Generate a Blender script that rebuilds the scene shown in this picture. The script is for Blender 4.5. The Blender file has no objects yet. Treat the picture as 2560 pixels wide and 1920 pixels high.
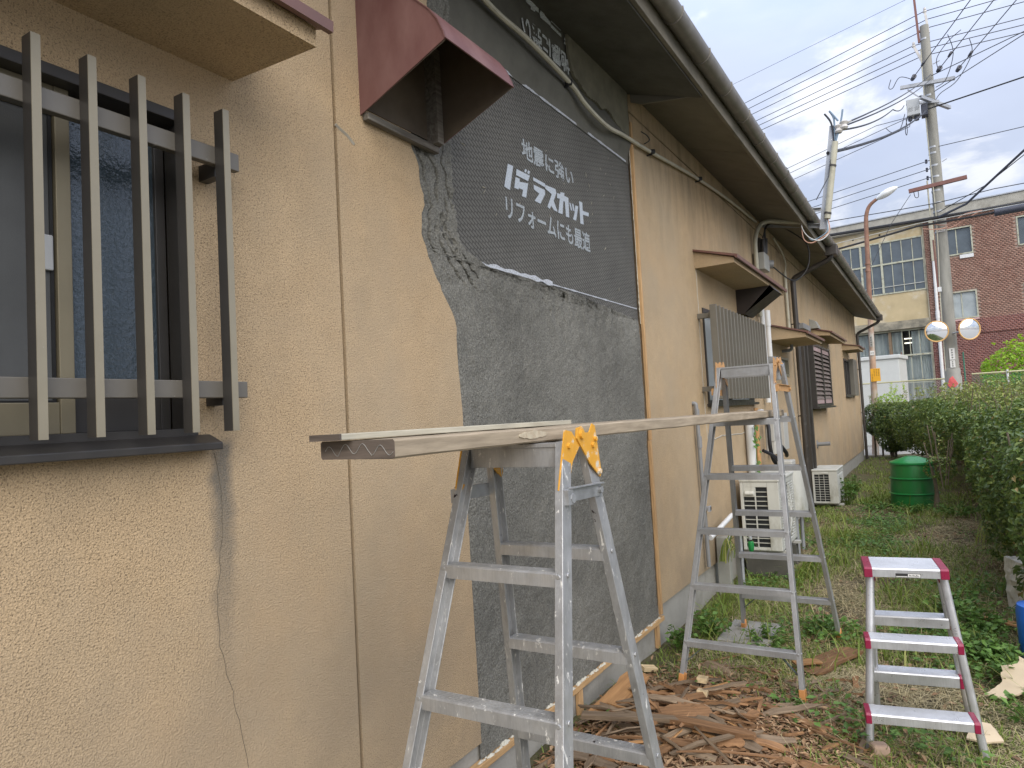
import bpy, math, random
import numpy as np
from mathutils import Vector, Matrix, noise
R = math.radians
rnd = random.Random(7)
nprnd = np.random.default_rng(11)
scene = bpy.context.scene
COL = scene.collection

# ------------------------------------------------------------------ camera
cam_d = bpy.data.cameras.new('camera'); cam = bpy.data.objects.new('camera', cam_d); COL.objects.link(cam)
cam_d.sensor_fit = 'HORIZONTAL'; cam_d.sensor_width = 36.0; cam_d.lens = 36.0 * 1740 / 2560
cam_d.clip_start = 0.05; cam_d.clip_end = 2000
ROLL, PITCH, YAW = R(3.15), R(2.9), R(31.1)
fw = Vector((-math.sin(YAW) * math.cos(PITCH), math.cos(YAW) * math.cos(PITCH), math.sin(PITCH)))
rt = Vector((math.cos(YAW), math.sin(YAW), 0)); up = rt.cross(fw)
ci = math.cos(ROLL) * rt - math.sin(ROLL) * up
cj = math.sin(ROLL) * rt + math.cos(ROLL) * up
mw = Matrix(((ci.x, cj.x, -fw.x, 1.614), (ci.y, cj.y, -fw.y, 0.0), (ci.z, cj.z, -fw.z, 1.52), (0, 0, 0, 1)))
cam.matrix_world = mw
scene.camera = cam

# ------------------------------------------------------------------ sky and sun
SUN_EL, SUN_AZ = R(38), R(138)           # azimuth from +Y towards +X: behind the camera, to its right, veiled by cloud
sun_dir = Vector((math.sin(SUN_AZ) * math.cos(SUN_EL), math.cos(SUN_AZ) * math.cos(SUN_EL), math.sin(SUN_EL)))
world = bpy.data.worlds.new('World'); scene.world = world; world.use_nodes = True
def build_world():
    nt = world.node_tree; nt.nodes.clear(); N = nt.nodes.new; L = nt.links.new
    out = N('ShaderNodeOutputWorld'); bg = N('ShaderNodeBackground'); bg.inputs['Strength'].default_value = 0.1
    sky = N('ShaderNodeTexSky'); sky.sky_type = 'NISHITA'; sky.sun_disc = False
    sky.sun_elevation = SUN_EL; sky.sun_rotation = SUN_AZ; sky.altitude = 20; sky.dust_density = 1.5; sky.air_density = 1.0
    tc = N('ShaderNodeTexCoord'); sep = N('ShaderNodeSeparateXYZ'); L(tc.outputs['Generated'], sep.inputs[0])
    zm = N('ShaderNodeMath'); zm.operation = 'MAXIMUM'; zm.inputs[1].default_value = 0.0; L(sep.outputs['Z'], zm.inputs[0])
    za = N('ShaderNodeMath'); za.operation = 'ADD'; za.inputs[1].default_value = 0.28; L(zm.outputs[0], za.inputs[0])
    dv = N('ShaderNodeVectorMath'); dv.operation = 'DIVIDE'; L(tc.outputs['Generated'], dv.inputs[0])
    cb = N('ShaderNodeCombineXYZ'); L(za.outputs[0], cb.inputs[0]); L(za.outputs[0], cb.inputs[1]); cb.inputs[2].default_value = 1.0
    L(cb.outputs[0], dv.inputs[1])
    def nz(scale, det, rough, dist=0.0, off=0.0):
        n = N('ShaderNodeTexNoise'); n.inputs['Scale'].default_value = scale; n.inputs['Detail'].default_value = det
        n.inputs['Roughness'].default_value = rough; n.inputs['Distortion'].default_value = dist
        mp = N('ShaderNodeMapping'); mp.inputs['Location'].default_value = (off, off * .7, 0); L(dv.outputs[0], mp.inputs[0]); L(mp.outputs[0], n.inputs['Vector'])
        return n.outputs['Fac']
    def ramp(src, a, b):
        m = N('ShaderNodeMapRange'); m.interpolation_type = 'SMOOTHSTEP'; m.inputs['From Min'].default_value = a; m.inputs['From Max'].default_value = b
        L(src, m.inputs['Value']); return m.outputs[0]
    def mix(f, a, b):
        m = N('ShaderNodeMix'); m.data_type = 'RGBA'
        if hasattr(f, 'links'): L(f, m.inputs[0])
        else: m.inputs[0].default_value = f
        for s, v in ((6, a), (7, b)):
            if isinstance(v, tuple): m.inputs[s].default_value = (*v, 1)
            else: L(v, m.inputs[s])
        return m.outputs[2]
    # high thin veil with blue-lavender parts, and brighter heaped clouds
    thin = ramp(nz(1.7, 7, .55, .4, 3.1), .33, .62)
    heap = ramp(nz(2.6, 9, .58, .25, 7.3), .50, .63)
    grey = ramp(nz(1.1, 5, .5, .2, 1.7), .45, .7)
    base = mix(thin, CLOUD_BLUE, CLOUD_PALE)
    base = mix(grey, base, CLOUD_GREY)
    base = mix(heap, base, CLOUD_WHITE)
    # an overcast sky is brighter overhead than near the horizon
    gz_ = N('ShaderNodeMath'); gz_.operation = 'MULTIPLY_ADD'; gz_.inputs[1].default_value = SKY_GRAD; gz_.inputs[2].default_value = SKY_BASE; L(zm.outputs[0], gz_.inputs[0])
    sc = N('ShaderNodeVectorMath'); sc.operation = 'SCALE'; L(base, sc.inputs[0]); L(gz_.outputs[0], sc.inputs['Scale'])
    col = mix(0.90, sky.outputs['Color'], sc.outputs[0])
    L(col, bg.inputs['Color']); L(bg.outputs[0], out.inputs[0])
CLOUD_BLUE, CLOUD_PALE, CLOUD_GREY, CLOUD_WHITE = (3.7, 4.4, 6.3), (5.0, 5.5, 6.8), (4.0, 4.4, 5.5), (6.9, 7.0, 7.4)
SKY_GRAD, SKY_BASE = 1.10, 0.34
build_world()
sun_d = bpy.data.lights.new('sun', 'SUN'); sun_d.energy = 1.5; sun_d.angle = R(65); sun_d.color = (1.0, .93, .82)
sun = bpy.data.objects.new('sun', sun_d); COL.objects.link(sun); sun.location = (20, -16, 30)
sun.rotation_euler = sun_dir.to_track_quat('Z', 'Y').to_euler()
scene.view_settings.view_transform = 'Standard'; scene.view_settings.look = 'None'
scene.view_settings.gamma = 1.0; scene.view_settings.use_curve_mapping = False
scene.view_settings.exposure = 1.25
scene.cycles.use_denoising = True
scene.cycles.max_bounces = 8

# ------------------------------------------------------------------ materials
def newmat(name):
    m = bpy.data.materials.new(name); m.use_nodes = True
    nt = m.node_tree; p = nt.nodes['Principled BSDF']
    return m, nt, p
def _noise(nt, scale, detail=5, rough=.55, coord='Object', stretch=None, dist=0.):
    tc = nt.nodes.new('ShaderNodeTexCoord'); n = nt.nodes.new('ShaderNodeTexNoise')
    n.inputs['Scale'].default_value = scale; n.inputs['Detail'].default_value = detail; n.inputs['Roughness'].default_value = rough
    n.inputs['Distortion'].default_value = dist
    src = tc.outputs[coord]
    if stretch:
        mp = nt.nodes.new('ShaderNodeMapping'); mp.inputs['Scale'].default_value = stretch; nt.links.new(src, mp.inputs[0]); src = mp.outputs[0]
    nt.links.new(src, n.inputs['Vector'])
    return n.outputs['Fac']
def _range(nt, src, a, b, c=0., d=1.):
    m = nt.nodes.new('ShaderNodeMapRange'); m.inputs['From Min'].default_value = a; m.inputs['From Max'].default_value = b
    m.inputs['To Min'].default_value = c; m.inputs['To Max'].default_value = d; nt.links.new(src, m.inputs['Value']); return m.outputs[0]
def _math(nt, op, a, b):
    m = nt.nodes.new('ShaderNodeMath'); m.operation = op
    for i, v in enumerate((a, b)):
        if isinstance(v, (int, float)): m.inputs[i].default_value = v
        else: nt.links.new(v, m.inputs[i])
    return m.outputs[0]
def _mix(nt, f, a, b, mode='MIX'):
    m = nt.nodes.new('ShaderNodeMix'); m.data_type = 'RGBA'; m.blend_type = mode
    for s, v in ((0, f), (6, a), (7, b)):
        if isinstance(v, (int, float)): m.inputs[s].default_value = v
        elif isinstance(v, tuple): m.inputs[s].default_value = (*v, 1)
        else: nt.links.new(v, m.inputs[s])
    return m.outputs[2]
def _bump(nt, p, src, strength, dist=.01):
    b = nt.nodes.new('ShaderNodeBump'); b.inputs['Strength'].default_value = strength; b.inputs['Distance'].default_value = dist
    nt.links.new(src, b.inputs['Height'])
    if p.inputs['Normal'].is_linked: nt.links.new(p.inputs['Normal'].links[0].from_socket, b.inputs['Normal'])
    nt.links.new(b.outputs[0], p.inputs['Normal'])
def _scaled(nt, col, fac):          # colour * scalar socket
    v = nt.nodes.new('ShaderNodeVectorMath'); v.operation = 'SCALE'
    if isinstance(col, tuple): v.inputs[0].default_value = col
    else: nt.links.new(col, v.inputs[0])
    nt.links.new(fac, v.inputs['Scale']); return v.outputs[0]
def M(name, base, rough=.6, metal=0., var=.15, vscale=7., bump=0., bscale=90., spec=.5, dirt=None, dscale=5., damt=(.55, .75), stretch=None, coat=0.):
    m, nt, p = newmat(name)
    f = _range(nt, _noise(nt, vscale, 6, .6, stretch=stretch), .25, .75, 1 - var, 1 + var)
    c = _scaled(nt, base, f)
    if dirt:
        c = _mix(nt, _range(nt, _noise(nt, dscale, 8, .65, stretch=stretch), *damt), c, dirt)
    nt.links.new(c, p.inputs['Base Color'])
    p.inputs['Metallic'].default_value = metal; p.inputs['Specular IOR Level'].default_value = spec
    p.inputs['Coat Weight'].default_value = coat
    rr = _range(nt, _noise(nt, vscale * 2.3, 4), .3, .7, max(.02, rough - .08), min(1, rough + .08)); nt.links.new(rr, p.inputs['Roughness'])
    if bump: _bump(nt, p, _noise(nt, bscale, 4, .6), bump, .004)
    return m

def stucco():
    m, nt, p = newmat('beige_spray_render')
    big = _noise(nt, 1.3, 6, .6); med = _noise(nt, 9, 5, .6); fine = _noise(nt, 230, 3, .7)
    pits = _range(nt, _noise(nt, 210, 2, .5), .36, .44, .50, 1.0)
    f = _range(nt, big, .3, .7, .90, 1.08); f = _math(nt, 'MULTIPLY', f, _range(nt, med, .3, .7, .94, 1.05))
    f = _math(nt, 'MULTIPLY', f, _range(nt, fine, .3, .7, .78, 1.20)); f = _math(nt, 'MULTIPLY', f, pits)
    c = _scaled(nt, (.500, .368, .224), f)
    c = _mix(nt, _range(nt, _noise(nt, .9, 6, .62), .40, .66, 0, .75), c, (.395, .318, .222))
    c = _mix(nt, _range(nt, _noise(nt, 1.7, 5, .6), .50, .72, 0, .40), c, (.495, .345, .200))
    # black mildew specks lodged in the grain
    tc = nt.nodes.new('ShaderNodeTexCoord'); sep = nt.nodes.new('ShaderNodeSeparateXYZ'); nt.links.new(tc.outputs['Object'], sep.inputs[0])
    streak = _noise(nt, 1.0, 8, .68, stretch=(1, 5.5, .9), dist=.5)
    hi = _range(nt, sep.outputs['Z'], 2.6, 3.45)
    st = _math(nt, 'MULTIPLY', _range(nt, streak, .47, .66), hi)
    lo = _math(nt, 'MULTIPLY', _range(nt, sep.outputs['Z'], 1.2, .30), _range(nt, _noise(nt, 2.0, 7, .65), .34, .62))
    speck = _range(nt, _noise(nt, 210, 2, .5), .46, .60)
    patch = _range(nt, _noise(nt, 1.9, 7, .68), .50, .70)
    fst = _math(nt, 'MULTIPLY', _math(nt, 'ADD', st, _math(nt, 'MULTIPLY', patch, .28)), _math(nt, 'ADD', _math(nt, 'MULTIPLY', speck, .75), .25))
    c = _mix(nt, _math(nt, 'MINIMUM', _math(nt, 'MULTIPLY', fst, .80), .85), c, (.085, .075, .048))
    c = _mix(nt, _math(nt, 'MULTIPLY', lo, .62), c, (.265, .210, .150))  # brown blotches, darker towards the bottom of the wall
    # grey run-off stain under the end of the window sill
    dy = _math(nt, 'ABSOLUTE', _math(nt, 'ADD', _math(nt, 'ADD', sep.outputs['Y'], -1.172), _range(nt, _noise(nt, 7, 3, .5), .3, .7, -.020, .020)), 0)
    drip = _math(nt, 'MULTIPLY', _range(nt, dy, .042, .012), _math(nt, 'MULTIPLY', _range(nt, sep.outputs['Z'], .85, 1.38), _range(nt, sep.outputs['Z'], 1.515, 1.49)))
    c = _mix(nt, _math(nt, 'MULTIPLY', drip, _range(nt, fine, .3, .6, .55, .95)), c, (.15, .14, .12))
    nt.links.new(c, p.inputs['Base Color']); p.inputs['Roughness'].default_value = .9; p.inputs['Specular IOR Level'].default_value = .2
    v = nt.nodes.new('ShaderNodeTexVoronoi'); v.inputs['Scale'].default_value = 210; nt.links.new(tc.outputs['Object'], v.inputs['Vector'])
    _bump(nt, p, v.outputs['Distance'], .45, .004); _bump(nt, p, _noise(nt, 290, 2, .7), .65, .004)
    return m
def mortar_mat():
    m, nt, p = newmat('wet_grey_mortar')
    f = _range(nt, _noise(nt, 2.0, 7, .62), .3, .7, .74, 1.26); f = _math(nt, 'MULTIPLY', f, _range(nt, _noise(nt, 130, 3, .8), .34, .66, .50, 1.36))
    c = _scaled(nt, (.212, .208, .184), f)
    c = _mix(nt, _range(nt, _noise(nt, 3.1, 8, .7, stretch=(1, 1.4, .6), dist=1.2), .55, .70, 0, .5), c, (.30, .29, .25))
    nt.links.new(c, p.inputs['Base Color']); p.inputs['Roughness'].default_value = .85; p.inputs['Specular IOR Level'].default_value = .25
    _bump(nt, p, _noise(nt, 110, 4, .8), 1.0, .013); _bump(nt, p, _noise(nt, 60, 5, .7), .25, .008)
    return m
def board_mat():
    m, nt, p = newmat('dark_embossed_board')
    tc = nt.nodes.new('ShaderNodeTexCoord')
    mp = nt.nodes.new('ShaderNodeMapping'); mp.inputs['Rotation'].default_value = (R(28), 0, 0); nt.links.new(tc.outputs['Object'], mp.inputs[0])
    sp = nt.nodes.new('ShaderNodeSeparateXYZ'); nt.links.new(mp.outputs[0], sp.inputs[0]); cb = nt.nodes.new('ShaderNodeCombineXYZ')
    nt.links.new(sp.outputs['Y'], cb.inputs[0]); nt.links.new(sp.outputs['Z'], cb.inputs[1])
    br = nt.nodes.new('ShaderNodeTexBrick'); br.inputs['Scale'].default_value = 1.0; br.inputs['Brick Width'].default_value = .040; br.inputs['Row Height'].default_value = .017
    br.inputs['Mortar Size'].default_value = .0032; br.inputs['Mortar Smooth'].default_value = .8; nt.links.new(cb.outputs[0], br.inputs['Vector'])
    f = _range(nt, _noise(nt, 4, 6, .6), .3, .7, .85, 1.15); f = _math(nt, 'MULTIPLY', f, _range(nt, br.outputs['Fac'], 0, 1, 1.06, .45))
    f = _math(nt, 'MULTIPLY', f, _range(nt, _noise(nt, 170, 3, .7), .3, .7, .82, 1.18))
    nt.links.new(_scaled(nt, (.108, .105, .095), f), p.inputs['Base Color']); p.inputs['Roughness'].default_value = .82
    iv = _math(nt, 'SUBTRACT', 1.0, br.outputs['Fac']); _bump(nt, p, iv, .7, .006)
    return m
def print_mat(name, col, a=.40, b=.56):
    m, nt, p = newmat(name)
    c = _mix(nt, _range(nt, _noise(nt, 190, 4, .75), a, b), (.12, .115, .10), col)
    nt.links.new(c, p.inputs['Base Color']); p.inputs['Roughness'].default_value = .85; return m
def alu_mat(name, splat=0.0, base=(.40, .405, .41), metal=.55, rough=.42):
    m, nt, p = newmat(name)
    f = _range(nt, _noise(nt, 5, 6, .6), .3, .7, .80, 1.12); f = _math(nt, 'MULTIPLY', f, _range(nt, _noise(nt, 60, 3, .5, stretch=(6, 6, .25)), .3, .7, .92, 1.07))
    c = _scaled(nt, base, f); met = None
    if splat < 0: c = _mix(nt, _range(nt, _noise(nt, 16, 8, .75), .60, .72, 0, .25), c, (.35, .34, .32))
    if splat > 0:
        s1 = _range(nt, _noise(nt, 60, 6, .72, dist=.6, stretch=(1, 1, .30)), .66 - splat * .06, .68 - splat * .06)
        s2 = _range(nt, _noise(nt, 33, 5, .65), .690, .70)
        c = _mix(nt, _range(nt, _noise(nt, 11, 7, .7, stretch=(1, 1, .4)), .50, .68, 0, .55), c, (.24, .235, .225)); c = _mix(nt, s1, c, (.64, .63, .59)); c = _mix(nt, s2, c, (.04, .03, .035))
        s3 = _range(nt, _noise(nt, 14, 8, .75, stretch=(1, 1, .25)), .46, .66, 0, .34); c = _mix(nt, s3, c, (.66, .66, .64))
        met = _math(nt, 'MULTIPLY', _math(nt, 'SUBTRACT', 1.0, s1), metal)
    elif splat == 0:
        c = _mix(nt, _range(nt, _noise(nt, 9, 7, .7), .52, .68, 0, .4), c, (.30, .29, .27))
    nt.links.new(c, p.inputs['Base Color'])
    if met is not None: nt.links.new(met, p.inputs['Metallic'])
    else: p.inputs['Metallic'].default_value = metal
    nt.links.new(_range(nt, _noise(nt, 22, 5, .6), .3, .7, rough - .1, rough + .15), p.inputs['Roughness'])
    _bump(nt, p, _noise(nt, 40, 4, .6), .12, .003)
    return m
def wood_mat(name, a, b, axis='Y', rough=.75, scale=14, coord='Object'):
    m, nt, p = newmat(name)
    st = {'X': (.08, 1, 1), 'Y': (1, .08, 1), 'Z': (1, 1, .08)}[axis]
    n = _noise(nt, scale, 6, .62, coord, tuple(k * 3 for k in st), 1.4)
    n2 = _noise(nt, scale * 6, 4, .6, coord, st)
    c = _mix(nt, _range(nt, n, .34, .66), a, b)
    oi = nt.nodes.new('ShaderNodeObjectInfo')
    f = _math(nt, 'MULTIPLY', _range(nt, n2, .3, .7, .78, 1.15), _range(nt, oi.outputs['Random'], 0, 1, .74, 1.24))
    nt.links.new(_scaled(nt, c, f), p.inputs['Base Color']); p.inputs['Roughness'].default_value = rough; p.inputs['Specular IOR Level'].default_value = .25
    _bump(nt, p, n2, .35, .004)
    return m
def leaf_mat(name, cols, trans=.22, rough=.45, spec=.5):
    m, nt, p = newmat(name)
    at = nt.nodes.new('ShaderNodeAttribute'); at.attribute_name = 'rnd'
    cr = nt.nodes.new('ShaderNodeValToRGB'); el = cr.color_ramp.elements
    el[0].position = 0; el[0].color = (*cols[0], 1); el[1].position = 1; el[1].color = (*cols[-1], 1)
    for i, c in enumerate(cols[1:-1]): e = el.new((i + 1) / (len(cols) - 1)); e.color = (*c, 1)
    nt.links.new(at.outputs['Fac'], cr.inputs[0]); nt.links.new(cr.outputs[0], p.inputs['Base Color'])
    p.inputs['Roughness'].default_value = rough; p.inputs['Specular IOR Level'].default_value = spec
    tr = nt.nodes.new('ShaderNodeBsdfTranslucent'); nt.links.new(_scaled(nt, cr.outputs[0], _range(nt, at.outputs['Fac'], -1, 2, 1.3, 1.3)), tr.inputs[0])
    mx = nt.nodes.new('ShaderNodeMixShader'); mx.inputs[0].default_value = trans
    nt.links.new(p.outputs[0], mx.inputs[1]); nt.links.new(tr.outputs[0], mx.inputs[2]); nt.links.new(mx.outputs[0], nt.nodes['Material Output'].inputs[0])
    return m
def glass_mat(name, base, rough=.06, wav=0., wscale=30, spec=.8):
    m, nt, p = newmat(name)
    f = _range(nt, _noise(nt, 2.5, 5, .6), .3, .7, .8, 1.2); nt.links.new(_scaled(nt, base, f), p.inputs['Base Color'])
    p.inputs['Roughness'].default_value = rough; p.inputs['Specular IOR Level'].default_value = spec; p.inputs['IOR'].default_value = 1.55
    if wav: _bump(nt, p, _noise(nt, wscale, 3, .6), wav, .01)
    return m
def attr_mat(name, cols, rough=.8, bump=.2, dirt=None):
    m, nt, p = newmat(name)
    at = nt.nodes.new('ShaderNodeAttribute'); at.attribute_name = 'rnd'
    cr = nt.nodes.new('ShaderNodeValToRGB'); el = cr.color_ramp.elements
    el[0].position = 0; el[0].color = (*cols[0], 1); el[1].position = 1; el[1].color = (*cols[-1], 1)
    for i, c in enumerate(cols[1:-1]): e = el.new((i + 1) / (len(cols) - 1)); e.color = (*c, 1)
    nt.links.new(at.outputs['Fac'], cr.inputs[0]); c = _scaled(nt, cr.outputs[0], _range(nt, _noise(nt, 3, 6, .6), .3, .7, .8, 1.2))
    if dirt: c = _mix(nt, _range(nt, _noise(nt, .8, 6, .65), .45, .7, 0, .5), c, dirt)
    nt.links.new(c, p.inputs['Base Color']); p.inputs['Roughness'].default_value = rough
    if bump: _bump(nt, p, _noise(nt, 60, 4, .6), bump, .004)
    return m

MT = dict(
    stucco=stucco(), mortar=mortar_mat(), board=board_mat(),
    felt=M('dark_felt_sheet', (.105, .102, .085), .85, var=.2, bump=.3, bscale=120),
    oldmortar=M('old_olive_mortar', (.17, .16, .115), .9, var=.3, vscale=9, bump=.5, bscale=80),
    chalk=print_mat('pale_blue_chalk', (.50, .53, .58), .36, .52), ink=print_mat('pale_print', (.42, .47, .51), .38, .56), ink_up=print_mat('bright_print', (.62, .66, .66), .34, .50),
    inkbold=print_mat('pale_bold_print', (.44, .49, .55), .33, .48),
    concrete=M('foundation_concrete', (.33, .32, .29), .9, var=.2, vscale=3, bump=.4, bscale=70, dirt=(.20, .19, .165), dscale=3, damt=(.5, .72)),
    concgrey=M('grey_concrete', (.30, .295, .275), .9, var=.22, vscale=5, bump=.3, dirt=(.16, .155, .13), dscale=3),
    concdark=M('weathered_concrete', (.085, .082, .07), .95, var=.3, vscale=6, bump=.4, dirt=(.07, .075, .05), dscale=5),
    soffit=M('eave_soffit_board', (.150, .138, .108), .85, var=.18, vscale=4, bump=.25, bscale=120),
    soffit_dark=M('bare_eave_board', (.082, .080, .066), .9, var=.25, vscale=5, bump=.3, bscale=90),
    fascia=M('fascia_board', (.175, .155, .118), .8, var=.2, vscale=4, dirt=(.07, .065, .045), dscale=6, damt=(.48, .7), stretch=(1, .3, 1)),
    gutter=M('bronze_gutter', (.145, .132, .112), .42, var=.2, vscale=3, dirt=(.21, .20, .165), dscale=7, damt=(.52, .75)),
    pipe_dark=M('dark_brown_pipe', (.045, .040, .036), .38, var=.2, vscale=5, dirt=(.12, .115, .10), dscale=8, damt=(.58, .8)),
    flashing=M('brown_flashing', (.145, .072, .058), .45, var=.2, vscale=5),
    hood=M('faded_red_hood', (.145, .064, .060), .50, var=.14, vscale=3, dirt=(.225, .125, .115), dscale=2.6, damt=(.50, .72), stretch=(1, 1, .45)),
    hoodin=M('hood_inside', (.105, .082, .058), .8, var=.3, vscale=6),
    hoodwood=wood_mat('grey_old_wood', (.20, .185, .16), (.105, .092, .078), 'Y'),
    hood_dark=M('dark_brown_hood', (.036, .028, .025), .45, var=.15),
    bronze=M('bronze_window_metal', (.27, .24, .175), .42, .2, var=.12, vscale=6, dirt=(.33, .32, .285), dscale=40, damt=(.64, .70)),
    bronze_pale=M('pale_bronze_rail', (.17, .155, .13), .45, .3, var=.1, vscale=6, dirt=(.50, .48, .42), dscale=45, damt=(.64, .70)),
    bronze_dark=M('dark_bronze_frame', (.048, .044, .040), .40, .1, var=.15, vscale=6),
    sash=M('champagne_sash', (.255, .22, .145), .5, .25, var=.12, vscale=5),
    rubber=M('black_gasket', (.012, .012, .012), .7),
    glass=glass_mat('wavy_window_glass', (.045, .065, .080), .12, .22, 70),
    screenmesh=M('insect_screen', (.105, .108, .108), .85, spec=.15, var=.25, vscale=2.5, bump=.2, bscale=300),
    glass_blue=glass_mat('old_window_glass', (.085, .105, .120), .10, .06, 6),
    glass_pale=glass_mat('frosted_glass', (.34, .38, .39), .25, .05, 6),
    latch=M('pale_latch', (.45, .46, .46), .5),
    batten=wood_mat('fresh_pine_batten', (.56, .365, .185), (.46, .285, .135), 'Y'),
    battenv=wood_mat('fresh_pine_upright', (.56, .365, .185), (.47, .285, .14), 'Z'),
    crumbs=M('cement_crumbs', (.52, .50, .42), .95, var=.25, vscale=20, bump=.5),
    plank=wood_mat('weathered_plank', (.46, .38, .278), (.35, .285, .205), 'Y', scale=11),
    plank_end=wood_mat('plank_end_grain', (.105, .085, .072), (.185, .150, .125), 'X', scale=9),
    splash=M('dried_mortar_smear', (.47, .415, .305), .9, var=.2, vscale=40, dirt=(.40, .33, .235), dscale=60, damt=(.45, .6)),
    lath=wood_mat('pale_thin_board', (.60, .57, .46), (.50, .46, .36), 'Y', scale=9),
    alu_paint=alu_mat('splattered_aluminium', .9), alu=alu_mat('dull_aluminium', 0), alu_new=alu_mat('bright_aluminium', -1, (.55, .56, .58), .6, .34),
    yellow=M('yellow_hinge_paint', (.66, .33, .035), .5, var=.1, vscale=30, dirt=(.60, .55, .45), dscale=30, damt=(.58, .66)),
    tan=M('faded_orange_hinge', (.44, .245, .10), .6, var=.15, vscale=20), orange=M('orange_rubber', (.52, .235, .075), .6),
    steel=M('zinc_steel', (.36, .37, .38), .45, .5, var=.2, vscale=20),
    steel_d=M('dark_zinc_steel', (.12, .15, .145), .5, .3, var=.2, vscale=20),
    magenta=M('magenta_plastic', (.235, .012, .048), .32, var=.1, vscale=10),
    cream=M('cream_ac_paint', (.52, .525, .485), .5, var=.10, vscale=4, dirt=(.30, .29, .235), dscale=7, damt=(.50, .74), stretch=(1, 1, .5)),
    cream_d=M('grey_ac_paint', (.42, .415, .385), .55, var=.1, vscale=4), coil=M('dark_coil', (.016, .018, .02), .7, var=.4, vscale=60),
    white_pvc=M('white_pvc', (.62, .63, .63), .4, var=.08), grey_pvc=M('grey_pvc', (.21, .215, .22), .45, var=.12), beige_pvc=M('aged_beige_conduit', (.40, .385, .30), .55, var=.18, dirt=(.20, .19, .13), dscale=9),
    cable=M('dirty_white_cable', (.44, .42, .335), .6, var=.2, vscale=12), black=M('black_cable', (.012, .012, .014), .55, var=.2),
    wire=M('dark_wire', (.022, .024, .030), .6), meter=M('grey_meter_box', (.30, .30, .275), .5, var=.1),
    copper=M('salmon_copper_wire', (.52, .30, .22), .5), bluewire=M('blue_grey_wire', (.17, .25, .33), .5),
    screen_slat=M('grey_bronze_slat', (.165, .155, .130), .5, .2, var=.12, vscale=5), pane_grey=M('frosted_pane_grey', (.40, .435, .445), .4, var=.1, vscale=2),
    shutter=M('brown_louver', (.150, .118, .100), .45, var=.15, vscale=9), shutter_pink=M('pink_louver_pane', (.40, .29, .29), .4),
    green=M('green_bin_plastic', (.010, .150, .030), .38, var=.14, vscale=6, dirt=(.045, .125, .045), dscale=5, damt=(.50, .72), stretch=(1, 1, .4), bump=.12, bscale=160),
    green_rim=M('green_bin_band', (.018, .215, .055), .35, var=.08), green_fence=M('green_mesh', (.06, .26, .17), .5), white_fence=M('pale_mesh', (.48, .49, .46), .5), rail_y=M('faded_yellow_rail', (.46, .44, .26), .6),
    poleconc=M('pole_concrete', (.27, .265, .235), .85, var=.18, vscale=4, dirt=(.13, .13, .115), dscale=3, damt=(.45, .75), stretch=(1, 1, .2)),
    rust=M('rusty_painted_pole', (.38, .25, .17), .7, var=.3, vscale=6, dirt=(.42, .40, .36), dscale=5, damt=(.45, .62), stretch=(1, 1, .35)),
    rust_dark=M('rust', (.23, .125, .085), .8, var=.3, vscale=9), redarm=M('red_oxide_arm', (.17, .075, .062), .6, var=.2), galv=M('galvanised', (.38, .40, .43), .5, .3, var=.15),
    porcelain=M('insulator', (.55, .53, .50), .3), insul_dark=M('dark_insulator', (.035, .04, .06), .5), lampglass=M('lamp_cover', (.72, .74, .74), .3), lamp_top=M('lamp_cap', (.50, .52, .51), .4),
    mirror=None, orangerim=M('orange_mirror_rim', (.60, .36, .13), .5), box_grey=M('grey_equipment_box', (.40, .42, .43), .5, var=.12),
    plaster=M('cream_plaster', (.46, .375, .225), .85, var=.16, vscale=1.5, dirt=(.56, .52, .42), dscale=1.1, damt=(.5, .66), bump=.2, bscale=30),
    plaster_d=M('dirty_concrete_ledge', (.33, .30, .23), .9, var=.2, vscale=3, dirt=(.13, .125, .10), dscale=2.5, damt=(.42, .66)),
    parapet=M('parapet_coping', (.34, .33, .29), .85, var=.2, dirt=(.20, .185, .15), dscale=2), mortar_joint=M('pale_brick_joint', (.34, .26, .215), .9, var=.12, vscale=6),
    mortar_low=M('pink_brick_joint', (.56, .385, .37), .9, var=.1, vscale=6), winframe=M('flaking_green_window_frame', (.42, .43, .34), .7, var=.15, vscale=8, dirt=(.20, .16, .10), dscale=7, damt=(.5, .7)),
    winwood=M('brown_window_post', (.19, .135, .085), .75, var=.2), curtain=M('pale_blue_curtain', (.47, .545, .545), .8, var=.1, vscale=3), dark=M('dark_interior', (.03, .03, .03), .9),
    tube_light=None, cabinet=M('white_cabinet', (.60, .62, .60), .5, var=.05), road=M('pale_road', (.30, .29, .27), .9, var=.15, vscale=2, bump=.2, bscale=60),
    sign=M('yellow_orange_notice', (.78, .40, .025), .5, var=.05), signink=M('notice_ink', (.10, .05, .02), .6), paper=M('white_notice', (.66, .66, .64), .6), red=M('red_cloth', (.55, .10, .10), .7, var=.2, vscale=30),
    kraft=M('buff_torn_board', (.53, .435, .30), .85, var=.12, vscale=8), foam=M('white_foam_block', (.66, .65, .60), .9, var=.1, vscale=9, bump=.5, bscale=40, dirt=(.42, .40, .34), dscale=6),
    blue=M('blue_plastic', (.01, .13, .58), .35), stone=M('pinkish_stone', (.46, .33, .25), .9, var=.2, vscale=18, bump=.4), black_ink=M('black_sticker', (.02, .02, .02), .6), bark=M('shrub_bark', (.155, .125, .092), .9, var=.3, vscale=15, bump=.6, bscale=50),
    roof=M('grey_roof_tile', (.13, .13, .13), .6, var=.2), crack=M('crack_filler', (.10, .085, .065), .95), filler=M('grey_filler', (.40, .37, .31), .9, var=.2, vscale=20, bump=.3), groove=M('joint_sealant', (.20, .145, .085), .9, var=.15),
)
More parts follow.
